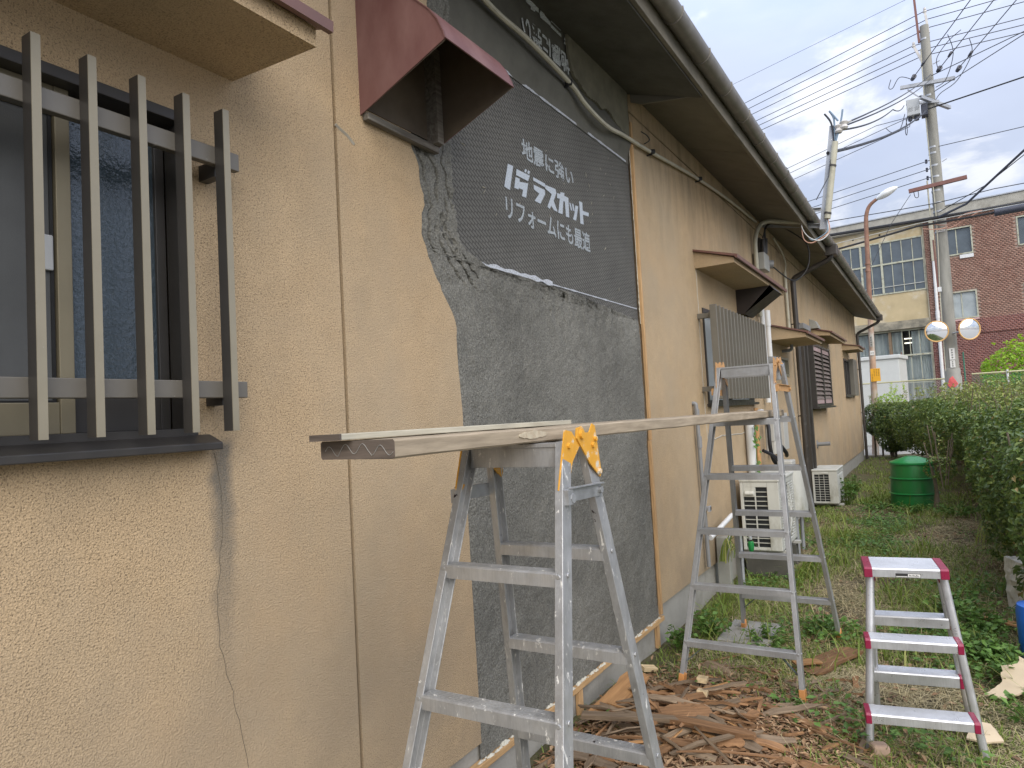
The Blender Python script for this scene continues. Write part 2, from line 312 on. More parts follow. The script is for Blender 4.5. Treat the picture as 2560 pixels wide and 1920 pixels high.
def mirror_mat():
    m, nt, p = newmat('convex_mirror'); p.inputs['Base Color'].default_value = (.86, .88, .88, 1); p.inputs['Metallic'].default_value = 1; p.inputs['Roughness'].default_value = .03; return m
MT['mirror'] = mirror_mat()
def emit_mat(name, col, s):
    m, nt, p = newmat(name); p.inputs['Emission Color'].default_value = (*col, 1); p.inputs['Emission Strength'].default_value = s; p.inputs['Base Color'].default_value = (*col, 1); return m
MT['tube_light'] = emit_mat('lit_tube', (1, .95, .8), 1.2)
MT['scrap'] = wood_mat('splintered_brown_wood', (.315, .175, .085), (.145, .080, .043), 'X', .85, 12)
MT['scrap_orange'] = wood_mat('orange_brown_wood', (.40, .225, .10), (.28, .15, .065), 'X', .8, 8)
MT['scrap_grey'] = wood_mat('greyed_wood', (.27, .20, .135), (.145, .105, .070), 'X', .85, 12)
MT['scrap_pale'] = wood_mat('pale_cut_wood', (.60, .47, .29), (.52, .39, .22), 'X', .8, 9)
MT['brick'] = attr_mat('brown_brick', [(.215, .108, .078), (.255, .140, .104), (.290, .170, .128)], .75, .15, (.31, .21, .165))
MT['brick_low'] = attr_mat('dark_red_brick', [(.135, .046, .035), (.170, .062, .048), (.200, .080, .060)], .6, .15)
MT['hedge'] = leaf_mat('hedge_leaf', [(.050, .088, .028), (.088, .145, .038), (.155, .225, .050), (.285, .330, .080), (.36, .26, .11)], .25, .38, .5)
MT['shrub_y'] = leaf_mat('yellow_green_leaf', [(.17, .30, .02), (.32, .50, .03), (.50, .66, .06)], .4)
MT['grass'] = leaf_mat('grass_blade', [(.095, .155, .026), (.160, .235, .040), (.245, .300, .068), (.38, .34, .14)], .25, .55, .3)
MT['straw'] = attr_mat('dry_straw', [(.23, .19, .10), (.38, .32, .175), (.54, .46, .28)], .9, 0)
MT['weed'] = leaf_mat('weed_leaf', [(.060, .125, .026), (.100, .200, .042), (.160, .280, .065)], .25, .5, .35)
MT['litter'] = attr_mat('dead_leaf', [(.11, .062, .034), (.21, .125, .065), (.33, .24, .14)], .85, 0)
MT['chips'] = attr_mat('wood_chip', [(.125, .070, .038), (.250, .145, .076), (.42, .29, .17)], .9, 0)
def ground_mat():
    m, nt, p = newmat('yard_soil')
    tc = nt.nodes.new('ShaderNodeTexCoord')
    c = _mix(nt, _range(nt, _noise(nt, 3, 8, .65), .4, .62), (.080, .066, .044), (.145, .115, .072))
    c = _mix(nt, _range(nt, _noise(nt, 1.2, 7, .6), .42, .60, 0, .75), c, (.100, .115, .042))
    c = _mix(nt, _range(nt, _noise(nt, 45, 5, .7), .52, .66, 0, .7), c, (.165, .130, .080))
    nt.links.new(c, p.inputs['Base Color']); p.inputs['Roughness'].default_value = .95; p.inputs['Specular IOR Level'].default_value = .2
    _bump(nt, p, _noise(nt, 40, 6, .7), .8, .02)
    return m
MT['ground'] = ground_mat()

# ------------------------------------------------------------------ mesh helpers
class MB:
    def __init__(s): s.v = []; s.f = []; s.r = []
    def add(s, vs, fs):
        n = len(s.v); s.v += [tuple(v) for v in vs]; s.f += [tuple(i + n for i in f) for f in fs]; return s
    def box(s, x0, x1, y0, y1, z0, z1):
        return s.add([(x0, y0, z0), (x1, y0, z0), (x1, y1, z0), (x0, y1, z0), (x0, y0, z1), (x1, y0, z1), (x1, y1, z1), (x0, y1, z1)],
                     [(0, 3, 2, 1), (4, 5, 6, 7), (0, 1, 5, 4), (1, 2, 6, 5), (2, 3, 7, 6), (3, 0, 4, 7)])
    def beam(s, p, q, w, h, side=None):
        p, q = Vector(p), Vector(q); d = (q - p).normalized()
        a = Vector(side) if side else (Vector((0, 0, 1)) if abs(d.z) < .9 else Vector((0, 1, 0))).cross(d)
        a = (a - d * a.dot(d)).normalized(); b = d.cross(a)
        vs = [o + a * (w / 2) * i + b * (h / 2) * j for o in (p, q) for i, j in ((-1, -1), (1, -1), (1, 1), (-1, 1))]
        return s.add(vs, [(0, 3, 2, 1), (4, 5, 6, 7), (0, 1, 5, 4), (1, 2, 6, 5), (2, 3, 7, 6), (3, 0, 4, 7)])
    def prism(s, poly, ext):
        n = len(poly); e = Vector(ext); vs = [Vector(p) for p in poly] + [Vector(p) + e for p in poly]
        return s.add(vs, [tuple(range(n - 1, -1, -1)), tuple(range(n, 2 * n))] + [(i, (i + 1) % n, n + (i + 1) % n, n + i) for i in range(n)])
    def channel(s, p, q, out, w, d, t):      # C-section from p to q; web outside (along out), flanges of length w pointing inwards, depth d
        p, q = Vector(p), Vector(q); ax = (q - p).normalized(); a = Vector(out); a = (a - ax * a.dot(ax)).normalized(); b = ax.cross(a)
        pr = [(w / 2, -d / 2), (w / 2, d / 2), (-w / 2, d / 2), (-w / 2, d / 2 - t), (w / 2 - t, d / 2 - t), (w / 2 - t, -d / 2 + t), (-w / 2, -d / 2 + t), (-w / 2, -d / 2)]
        vs = [o + a * i + b * j for o in (p, q) for i, j in pr]; n = 8
        return s.add(vs, [(0, 1, 4, 5), (1, 2, 3, 4), (0, 5, 6, 7), (8 + 5, 8 + 4, 8 + 1, 8), (8 + 4, 8 + 3, 8 + 2, 8 + 1), (8 + 7, 8 + 6, 8 + 5, 8)] + [(i + n, (i + 1) % n + n, (i + 1) % n, i) for i in range(n)])
    def tube(s, pts, r, n=8, cap=True, r1=None):
        pts = [Vector(p) for p in pts]; m = len(pts); vs = []; ref = None
        for i, p in enumerate(pts):
            d = ((pts[min(i + 1, m - 1)] - pts[max(i - 1, 0)])).normalized()
            if ref is None: ref = Vector((0, 0, 1)) if abs(d.z) < .9 else Vector((1, 0, 0))
            a = (ref - d * ref.dot(d)).normalized(); ref = a; b = d.cross(a)
            rr = r if r1 is None else r + (r1 - r) * i / max(1, m - 1)
            vs += [p + (a * math.cos(t) + b * math.sin(t)) * rr for t in (2 * math.pi * k / n for k in range(n))]
        fs = [(i * n + k, i * n + (k + 1) % n, (i + 1) * n + (k + 1) % n, (i + 1) * n + k) for i in range(m - 1) for k in range(n)]
        if cap: fs += [tuple(range(n - 1, -1, -1)), tuple((m - 1) * n + k for k in range(n))]
        return s.add(vs, fs)
    def lathe(s, prof, c, n=32, cap=True):
        c = Vector(c); vs = [c + Vector((r * math.cos(2 * math.pi * k / n), r * math.sin(2 * math.pi * k / n), z)) for r, z in prof for k in range(n)]
        fs = [(i * n + k, i * n + (k + 1) % n, (i + 1) * n + (k + 1) % n, (i + 1) * n + k) for i in range(len(prof) - 1) for k in range(n)]
        if cap: fs += [tuple(range(n - 1, -1, -1)), tuple((len(prof) - 1) * n + k for k in range(n))]
        return s.add(vs, fs)
    def disc(s, c, nrm, r, th=.004, n=12):
        c = Vector(c); d = Vector(nrm).normalized(); return s.tube([c, c + d * th], r, n)
    def grid(s, fn, nu, nv):
        vs = [fn(i / nu, j / nv) for j in range(nv + 1) for i in range(nu + 1)]
        return s.add(vs, [(j * (nu + 1) + i, j * (nu + 1) + i + 1, (j + 1) * (nu + 1) + i + 1, (j + 1) * (nu + 1) + i) for j in range(nv) for i in range(nu)])
    def build(s, name, mat, parent=None, smooth=False, bevel=0., loc=(0, 0, 0), origin=None):
        """origin: world point the vertices are measured from (defaults to the parent's world origin)."""
        o0 = Vector(origin) if origin is not None else Vector(parent['o0']) if parent is not None and 'o0' in parent else Vector((0, 0, 0))
        me = bpy.data.meshes.new(name); me.from_pydata([tuple(Vector(v) - o0) for v in s.v], [], s.f); me.update()
        if s.r:
            at = me.attributes.new('rnd', 'FLOAT', 'POINT'); at.data.foreach_set('value', s.r)
        me.materials.append(mat)
        if smooth: me.polygons.foreach_set('use_smooth', [True] * len(me.polygons)); 
        ob = bpy.data.objects.new(name, me); COL.objects.link(ob)
        if parent is not None: ob.parent = parent; ob.location = loc; ob['o0'] = tuple(o0)
        else: ob.location = o0 + Vector(loc); ob['o0'] = tuple(o0)
        if smooth:
            md = ob.modifiers.new('edge', 'EDGE_SPLIT'); md.split_angle = R(40)
        if bevel:
            md = ob.modifiers.new('bevel', 'BEVEL'); md.width = bevel; md.segments = 2; md.limit_method = 'ANGLE'; md.angle_limit = R(50)
        return ob
def tag(o, label, cat, group=None, kind=None):
    if label: o['label'] = label
    if cat: o['category'] = cat
    if group: o['group'] = group
    if kind: o['kind'] = kind
    return o
def thing(name, label, cat, loc, rz=0., group=None):
    o = bpy.data.objects.new(name, None); COL.objects.link(o); o.location = loc; o.rotation_euler = (0, 0, rz); o.empty_display_size = .1
    o['o0'] = tuple(loc) if rz == 0 else (0, 0, 0)
    return tag(o, label, cat, group)
def struct(o): o['kind'] = 'structure'; return o
def dup(o, parent=None, loc=None):
    c = o.copy(); COL.objects.link(c)
    if parent is not None: c.parent = parent
    if loc is not None: c.location = loc
    for ch in list(o.children): dup(ch, c)
    return c
def np_mesh(name, V, F, mat, rndv=None, parent=None, smooth=False):
    me = bpy.data.meshes.new(name); nv, nf, k = len(V), len(F), F.shape[1]
    me.vertices.add(nv); me.vertices.foreach_set('co', V.astype(np.float32).ravel())
    me.loops.add(nf * k); me.loops.foreach_set('vertex_index', F.astype(np.int32).ravel())
    me.polygons.add(nf); me.polygons.foreach_set('loop_start', np.arange(0, nf * k, k, dtype=np.int32)); me.polygons.foreach_set('loop_total', np.full(nf, k, dtype=np.int32))
    me.update(calc_edges=True)
    if rndv is not None:
        at = me.attributes.new('rnd', 'FLOAT', 'POINT'); at.data.foreach_set('value', rndv.astype(np.float32))
    me.materials.append(mat)
    if smooth: me.polygons.foreach_set('use_smooth', np.ones(nf, dtype=bool))
    ob = bpy.data.objects.new(name, me); COL.objects.link(ob)
    if parent is not None: ob.parent = parent
    return ob
def unit(v): return v / np.maximum(np.linalg.norm(v, axis=1, keepdims=True), 1e-9)
def leaves(name, C, Nrm, size, mat, rv, parent=None, aspect=.48, fold=.18, along=None):
    """one folded diamond of two triangles per leaf"""
    n = len(C); t = nprnd.normal(size=(n, 3)) if along is None else along; t = unit(t - Nrm * (t * Nrm).sum(1, keepdims=True)); b = np.cross(Nrm, t); s = size[:, None]
    V = np.stack([C - t * s * .5, C - b * s * aspect * .5 + Nrm * s * fold - t * s * .05, C + t * s * .5, C + b * s * aspect * .5 + Nrm * s * fold - t * s * .05], 1).reshape(-1, 3)
    i = np.arange(n)[:, None] * 4
    F = np.concatenate([i + np.array([[0, 2, 1]]), i + np.array([[0, 3, 2]])], 0)
    return np_mesh(name, V, F, mat, np.repeat(rv, 4), parent)
def sag(a, b, s, n=14): 
    a, b = Vector(a), Vector(b); return [a.lerp(b, i / n) - Vector((0, 0, s * 4 * (i / n) * (1 - i / n))) for i in range(n + 1)]
def smooth_path(P, k=6):
    P = [Vector(p) for p in P]; out = []
    for i in range(len(P) - 1):
        p0, p1, p2, p3 = P[max(i - 1, 0)], P[i], P[i + 1], P[min(i + 2, len(P) - 1)]
        for j in range(k):
            t = j / k; out.append(.5 * ((2 * p1) + (p2 - p0) * t + (2 * p0 - 5 * p1 + 4 * p2 - p3) * t * t + (3 * p1 - p0 - 3 * p2 + p3) * t ** 3))
    return out + [P[-1]]
def interp(x, tab):
    xs = [a for a, _ in tab]; ys = [b for _, b in tab]; return float(np.interp(x, xs, ys))
def text_mesh(body, size, offset, shear=0.):
    cu = bpy.data.curves.new('lettering', 'FONT'); cu.body = body; cu.size = size; cu.offset = offset; cu.shear = shear; cu.resolution_u = 3
    ob = bpy.data.objects.new('lettering', cu); COL.objects.link(ob); dg = bpy.context.evaluated_depsgraph_get(); dg.update()
    me = bpy.data.meshes.new_from_object(ob.evaluated_get(dg)); bpy.data.objects.remove(ob); bpy.data.curves.remove(cu); return me

def gz(x, y):
    h = .025 * noise.noise(Vector((x * .9, y * .9, 3.3))) + .012 * noise.noise(Vector((x * 3.1, y * 3.1, 7.1)))
    h += .085 * math.exp(-(((x - .60) / .65) ** 2 + ((y - 3.22) / .85) ** 2))
    return h
def gz_np(X, Y): return np.array([gz(a, b) for a, b in zip(X, Y)])

# ------------------------------------------------------------------ setting: ground, road
mb = MB()
def gfn(u, v):
    x = -.2 + 7.2 * u; y = -3 + 24.5 * v; return (x, y, gz(x, y))
mb.grid(gfn, 90, 250)
struct(mb.build('ground', MT['ground'], smooth=True))
mb = MB(); mb.box(-120, 160, 21.5, 240, -.30, -.03); struct(mb.build('road', MT['road']))
mb = MB(); mb.box(7.0, 160, -120, 21.5, -.3, -.02).box(-120, -.2, -120, 21.5, -.3, -.02).box(-.2, 7.0, -120, -3, -.3, -.02); struct(mb.build('terrain', MT['road']))

# ------------------------------------------------------------------ the house
house = thing('house', 'long single storey house with rough beige walls, brown gutter and a wall patch under repair', 'house', (0, 0, 0))
FZ, TOPZ = .26, 3.80
def wall_panel(y0, y1, z0, z1, holes=(), y1fn=None, name='wall_panel', x=0., depth=.11, label=None):
    mb = MB(); ys = sorted({y0, y1, *[h[0] for h in holes], *[h[1] for h in holes]}); zs = sorted({z0, z1, *[h[2] for h in holes], *[h[3] for h in holes]})
    if y1fn: zs = sorted(set(zs) | set(np.arange(z0, z1, .02).tolist()))
    idx = {}
    def V(i, j):
        if (i, j) not in idx:
            y = ys[i]
            if y1fn and i == len(ys) - 1: y = y1fn(zs[j])
            idx[i, j] = len(mb.v); mb.v.append((x, y, zs[j]))
        return idx[i, j]
    for i in range(len(ys) - 1):
        for j in range(len(zs) - 1):
            cy, cz = (ys[i] + ys[i + 1]) / 2, (zs[j] + zs[j + 1]) / 2
            if any(h[0] < cy < h[1] and h[2] < cz < h[3] for h in holes): continue
            mb.f.append((V(i, j), V(i + 1, j), V(i + 1, j + 1), V(i, j + 1)))
    for h in holes:                                           # reveals
        a, b, c, d = h; p = [(a, c), (b, c), (b, d), (a, d)]
        for k in range(4):
            (u0, w0), (u1, w1) = p[k], p[(k + 1) % 4]; mb.add([(x, u0, w0), (x, u1, w1), (x - depth, u1, w1), (x - depth, u0, w0)], [(0, 3, 2, 1)])
    T = .028
    mb.add([(x, y0, z0), (x, y0, z1), (x - T, y0, z1), (x - T, y0, z0)], [(0, 1, 2, 3)])
    mb.add([(x, y0, z0), (x, y1, z0), (x - T, y1, z0), (x - T, y0, z0)], [(0, 3, 2, 1)])
    for j in range(len(zs) - 1):
        a, b = (zs[j], zs[j + 1]); ya = y1fn(a) if y1fn else y1; yb = y1fn(b) if y1fn else y1
        mb.add([(x, ya, a), (x, yb, b), (x - T, yb, b), (x - T, ya, a)], [(0, 3, 2, 1)])
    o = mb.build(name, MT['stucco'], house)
    if label: o['label'] = label
    return o
EDGE = [(.2, 2.296), (.63, 2.289), (1.17, 2.281), (1.54, 2.282), (1.79, 2.265), (1.86, 2.268), (1.93, 2.262), (2.0, 2.212), (2.117, 2.132), (2.233, 2.076), (2.38, 2.090), (2.50, 2.075), (2.567, 2.03), (2.8, 2.06), (3.2, 2.185), (3.8, 2.20)]
def yedge(z):
    n = noise.noise(Vector((z * 21, 3.1, .4))) * .014 + noise.noise(Vector((z * 70, 9.1, .4))) * .007
    k = 1.0 if z > 1.85 else .12
    return interp(z, EDGE) + n * k
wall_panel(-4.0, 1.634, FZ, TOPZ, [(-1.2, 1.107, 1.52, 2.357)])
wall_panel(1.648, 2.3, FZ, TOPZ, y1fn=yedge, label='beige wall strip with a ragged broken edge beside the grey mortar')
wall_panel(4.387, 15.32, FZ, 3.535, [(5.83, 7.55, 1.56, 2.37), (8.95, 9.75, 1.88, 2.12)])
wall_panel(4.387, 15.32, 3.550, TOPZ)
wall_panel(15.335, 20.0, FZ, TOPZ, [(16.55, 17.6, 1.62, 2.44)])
mb = MB(); mb.box(-7, -.112, -4, 20.0, 0, TOPZ); mb.box(-.112, -.024, -4, -1.2, .05, TOPZ).box(-.112, -.024, 1.107, 5.83, .05, TOPZ).box(-.112, -.024, 7.55, 16.55, .05, 1.87).box(-.112, -.024, 7.55, 8.95, 1.87, TOPZ).box(-.112, -.024, 9.75, 16.55, 1.87, TOPZ).box(-.112, -.024, 17.6, 19.998, .05, TOPZ)
mb.build('wall_core', MT['groove'], house)
mb = MB(); mb.box(-7.02, -.018, -4.02, 2.9, -.3, FZ).box(-7.02, -.018, 2.905, 8.2, -.3, FZ - .002).box(-7.02, -.018, 8.205, 14.0, -.3, FZ).box(-7.02, -.018, 14.005, 20.0, -.3, FZ - .002); mb.build('foundation', MT['concrete'], house)
mb = MB(); mb.prism([(-7.55, -4.6, 3.70), (-3.5, -4.6, 5.15), (.55, -4.6, 3.70), (.55, -4.6, 3.76), (-3.5, -4.6, 5.23), (-7.55, -4.6, 3.76)], (0, 24.95, 0)); mb.build('roof', MT['roof'], house)
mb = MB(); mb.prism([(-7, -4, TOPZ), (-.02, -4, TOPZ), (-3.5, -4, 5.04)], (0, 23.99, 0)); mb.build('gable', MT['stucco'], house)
# eaves
def soffit(y0, y1, dz, mat, x1=.50, name='soffit_board'):
    mb = MB(); mb.prism([(-.06, y0, 3.712 + dz), (x1, y0, 3.522 + dz), (x1, y0, 3.545 + dz), (-.06, y0, 3.735 + dz)], (0, y1 - y0, 0)); return mb.build(name, MT[mat], house)
o = soffit(-4.6, 4.372, -.035, 'soffit_dark'); o['label'] = 'dark bare eave board over the repaired stretch of wall'
yy = 4.372
for k, L in enumerate([1.30] + [.91] * 15 + [.70]):
    soffit(yy + .004, yy + L - .004, 0, 'soffit'); yy += L
mb = MB(); mb.prism([(.02, 4.38, 3.60), (.10, 4.38, 3.565), (.495, 4.38, 3.51), (.495, 4.38, 3.53), (.02, 4.38, 3.68)], (0, .018, 0)); 
mb.build('soffit_trim', MT['soffit'], house)
mb = MB(); mb.box(.502, .528, -4.6, 20.3, 3.498, 3.69); mb.build('fascia', MT['fascia'], house, bevel=.004)
mb = MB()
ang = [R(a) for a in np.linspace(-178, 8, 15)]
prof = [(.578 + .056 * math.cos(a), 3.632 + .060 * math.sin(a)) for a in ang] + [(.578 + .052 * math.cos(a), 3.632 + .056 * math.sin(a)) for a in reversed(ang)]
mb.prism([(a, -4.6, b) for a, b in prof], (0, 24.95, 0))
gut = mb.build('gutter', MT['gutter'], house, smooth=True)
br = None
for k in range(42):
    y = -1.1 + k * .52
    if br is None:
        m2 = MB(); arc = [R(a) for a in np.linspace(-185, 15, 13)]; m2.tube([(.578 + .0575 * math.cos(a), -1.1, 3.632 + .0615 * math.sin(a)) for a in arc], .0045, 5); br = m2.build('gutter_bracket', MT['gutter'], gut)
    else: dup(br, gut, (0, y + 1.1, 0))
for y in (3.1, 6.72, 10.35, 13.97, 17.6):
    m2 = MB(); m2.tube([(.578, y - .03, 3.632), (.578, y + .03, 3.632)], .0600, 20, False); m2.build('gutter_joint', MT['gutter'], gut, smooth=True)
def downpipe(pts, r, clamps, box=None):
    mb = MB(); mb.tube(smooth_corner(pts, .07), r, 14); o = mb.build('downpipe', MT['pipe_dark'], house, smooth=True)
    for p in clamps:
        m2 = MB(); m2.tube([(p[0], p[1], p[2] - .012), (p[0], p[1], p[2] + .012)], r + .006, 14); m2.box(0, p[0], p[1] - .006, p[1] + .006, p[2] - .008, p[2] + .008); m2.build('pipe_clamp', MT['pipe_dark'], o)
    if box:
        m2 = MB(); x, y, z = box; m2.prism([(x - .075, y - .10, z - .01), (x + .075, y - .10, z - .01), (x + .082, y - .10, z + .13), (x - .082, y - .10, z + .13)], (0, .20, 0)); m2.build('gutter_outlet', MT['pipe_dark'], o, bevel=.008)
    return o
def smooth_corner(P, r, k=5):
    P = [Vector(p) for p in P]; out = [P[0]]
    for i in range(1, len(P) - 1):
        a, b, c = P[i - 1], P[i], P[i + 1]; u = (a - b).normalized(); w = (c - b).normalized(); q = min(r, (a - b).length * .45, (c - b).length * .45)
        for j in range(k + 1):
            t = j / k; out.append((b + u * q).lerp(b, t).lerp(b.lerp(b + w * q, t), t))
    return out + [P[-1]]
downpipe([(.58, 10.13, 3.60), (.58, 10.13, 3.43), (.07, 10.20, 3.245), (.07, 10.25, .02)], .036, [(.07, 10.24, 2.62), (.07, 10.24, 1.35)], (.585, 10.13, 3.47))
downpipe([(.58, 19.72, 3.60), (.58, 19.72, 3.46), (.06, 19.74, 3.22), (.06, 19.74, .02)], .034, [(.06, 19.74, 2.3), (.06, 19.74, 1.2)], (.585, 19.72, 3.5))
mb = MB(); mb.box(0, .05, 10.88, 10.96, .14, 2.42); mb.box(0, .075, 11.02, 11.10, .14, 2.46); mb.build('shutter_guide', MT['bronze_dark'], house, bevel=.004)

# canopies over the windows
def canopy(y0, y1, x1, zb, face, zw, zbw=None, fl=.004):
    zbw = zb if zbw is None else zbw
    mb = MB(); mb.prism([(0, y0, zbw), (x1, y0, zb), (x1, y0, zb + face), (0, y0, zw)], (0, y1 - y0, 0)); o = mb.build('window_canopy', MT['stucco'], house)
    m2 = MB(); d = .028; m2.prism([(0, y0 - d, zw + .003), (x1 + .012, y0 - d, zb + face + .003), (x1 + .018, y0 - d, zb + face - .012), (x1 + .034, y0 - d, zb + face - .012), (x1 + .036, y0 - d, zb + face + fl + .012), (0, y0 - d, zw + fl + .014)], (0, y1 - y0 + 2 * d, 0))
    m2.build('flashing', MT['flashing'], o)
    return o
canopy(-2.2, 1.251, .331, 2.497, .052, 2.66, 2.508)
canopy(5.705, 7.86, .321, 2.684, .042, 2.822)
canopy(8.47, 9.79, .425, 2.272, .045, 2.452)
canopy(12.03, 14.17, .287, 2.570, .050, 2.70, 2.600)
canopy(16.53, 17.74, .319, 2.612, .060, 2.735)

# the near window: two sashes, bars in front
win = MB(); Y0, Y1, Z0, Z1 = -1.2, 1.107, 1.52, 2.357
win.box(-.06, .006, Y1 - .030, Y1, Z0, Z1).box(-.06, .006, Y0, Y0 + .03, Z0, Z1).box(-.06, .010, Y0 + .03, Y1 - .03, Z1 - .028, Z1).box(-.06, .010, Y0 + .03, Y1 - .03, Z0, Z0 + .022)
window = win.build('window', MT['bronze_dark'], house, bevel=.002)
m2 = MB(); m2.box(-.055, -.032, .798, .830, 1.542, 2.329).box(-.055, -.034, -.20, .798, 2.262, 2.329).box(-.055, -.034, -.20, .798, 1.542, 1.612).box(-.055, -.034, -.24, -.20, 1.542, 2.329); m2.build('sash', MT['sash'], window, bevel=.002)
m2 = MB(); m2.box(-.085, -.062, 1.050, 1.077, 1.542, 2.329).box(-.085, -.063, .84, 1.050, 1.542, 1.640).box(-.085, -.063, .84, 1.050, 2.285, 2.329); m2.build('sash', MT['bronze_dark'], window, bevel=.002)
m2 = MB(); m2.box(-.050, -.044, -.20, .795, 1.612, 2.262); o = m2.build('insect_screen', MT['screenmesh'], window)
m2 = MB(); m2.box(-.080, -.070, .81, 1.05, 1.640, 2.285); m2.build('pane', MT['glass'], window)
m2 = MB(); m2.box(-.080, -.070, -1.17, -.24, 1.542, 2.329); m2.build('pane', MT['glass'], window)
m2 = MB(); m2.box(-.0435, -.041, .7875, .795, 1.613, 2.261).box(-.0435, -.041, -.2, .7875, 1.612, 1.617); m2.build('gasket', MT['rubber'], window)
m2 = MB(); m2.box(-.044, -.034, .760, .792, 1.905, 1.985); m2.build('latch', MT['latch'], window, bevel=.003)
m2 = MB(); m2.prism([(-.02, -1.25, 1.526), (.008, -1.25, 1.524), (.058, -1.25, 1.503), (.058, -1.25, 1.484), (-.02, -1.25, 1.492)], (0, 2.39, 0)); m2.build('sill', MT['bronze_dark'], house, bevel=.003)
gr = MB(); gr.box(.066, .088, -.35, 1.194, 2.213, 2.259); gr.box(.066, .088, -.35, 1.196, 1.614, 1.656)
grille = gr.build('window_grille', MT['bronze_pale'], house, bevel=.002)
bar = None
for y in (.69, .80, .91, 1.02, 1.13, .58, .47, .36):
    if bar is None:
        m2 = MB(); m2.box(.0885, .1225, y - .0090, y + .0090, 1.530, 2.348); m2.box(.1227, .1250, y - .0090, y + .0090, 1.530, 2.348); bar = m2.build('bar', MT['bronze_dark'], grille); bar.data.materials.append(MT['bronze'])
        for q in bar.data.polygons: q.material_index = 1 if q.index >= 6 else 0
    else: dup(bar, grille, (0, y - .69, 0))
for z0, z1 in ((2.19, 2.232), (1.597, 1.636)): m2 = MB(); m2.box(.0, .066, 1.135, 1.160, z0, z1); m2.build('bracket', MT['bronze_dark'], grille)

# cracks and fillers in the render
def crack(pts, r=.0016, mat='crack', name='crack'):
    mb = MB(); P = []
    for i in range(len(pts) - 1):
        a, b = Vector((0, *pts[i])), Vector((0, *pts[i + 1])); n = max(2, int((b - a).length / .025))
        for j in range(n):
            p = a.lerp(b, j / n); P.append(p + Vector((.0004, noise.noise(Vector((p.z * 17, p.y * 17, 2))) * .010, noise.noise(Vector((p.z * 17, p.y * 17, 8))) * .004)))
    mb.tube(P, r, 4); return mb.build(name, MT[mat], house)
crack([(1.155, 1.475), (1.170, 1.38), (1.166, 1.22), (1.150, 1.12), (1.152, .98), (1.195, .80), (1.225, .62), (1.30, .42)], .0007)
crack([(5.735, 2.68), (5.725, 2.2), (5.71, 1.76), (5.738, 1.25)], .004, 'filler', 'filled_crack')
crack([(5.75, 1.245), (6.2, 1.275), (6.9, 1.26), (7.2, 1.27)], .006, 'filler', 'filled_crack')
crack([(1.645, 2.52), (1.70, 2.50), (1.755, 2.455)], .006, 'filler', 'filled_crack')
crack([(10.5, 2.62), (11.0, 2.66), (11.5, 2.70)], .012, 'filler', 'filled_crack')
crack([(12.15, 2.72), (12.9, 2.72), (13.2, 2.70)], .012, 'filler', 'filled_crack')

# repaired patch: board, felt sheet, fresh mortar
m2 = MB(); m2.box(-.022, -.013, 2.0, 4.352, 2.0, 3.3); boardo = m2.build('lath_board', MT['board'], house)
def feltf(u, v):
    y = 2.2 + 2.150 * u; z = 3.165 + .60 * v
    b = .030 * math.exp(-((z - 3.30 - .04 * (u - .5)) / .065) ** 2) * (.35 + .65 * u) + .005 * noise.noise(Vector((y * 4, z * 6, 0)))
    return (-.010 + b, y, z)
m2 = MB(); m2.grid(feltf, 60, 40); felt = m2.build('felt_sheet', MT['felt'], house, smooth=True)
TOPC = [(2.085, 4.335), (2.118, 4.331), (2.148, 3.944), (2.172, 3.50), (2.183, 3.0), (2.188, 2.56), (2.215, 2.42), (2.26, 2.325), (2.40, 2.300), (2.643, 2.298), (3.0, 2.30), (3.25, 2.34), (3.75, 2.345)]
def yright(z):
    y = interp(z, TOPC)
    return y + (noise.noise(Vector((z * 46, 1.7, 5.2))) * .018 + noise.noise(Vector((z * 140, 1.7, 5.2))) * .008 if z > 2.2 else 0)
zr = sorted(set(np.arange(.195, 2.08, .013).tolist() + np.arange(2.08, 2.30, .0022).tolist() + np.arange(2.30, 2.72, .005).tolist() + np.arange(2.72, 3.76, .014).tolist()))
NU = 190; m2 = MB(); wob = lambda y: .012 * noise.noise(Vector((y * 12, 0, 4))) + .008 * noise.noise(Vector((y * 41, 0, 4)))
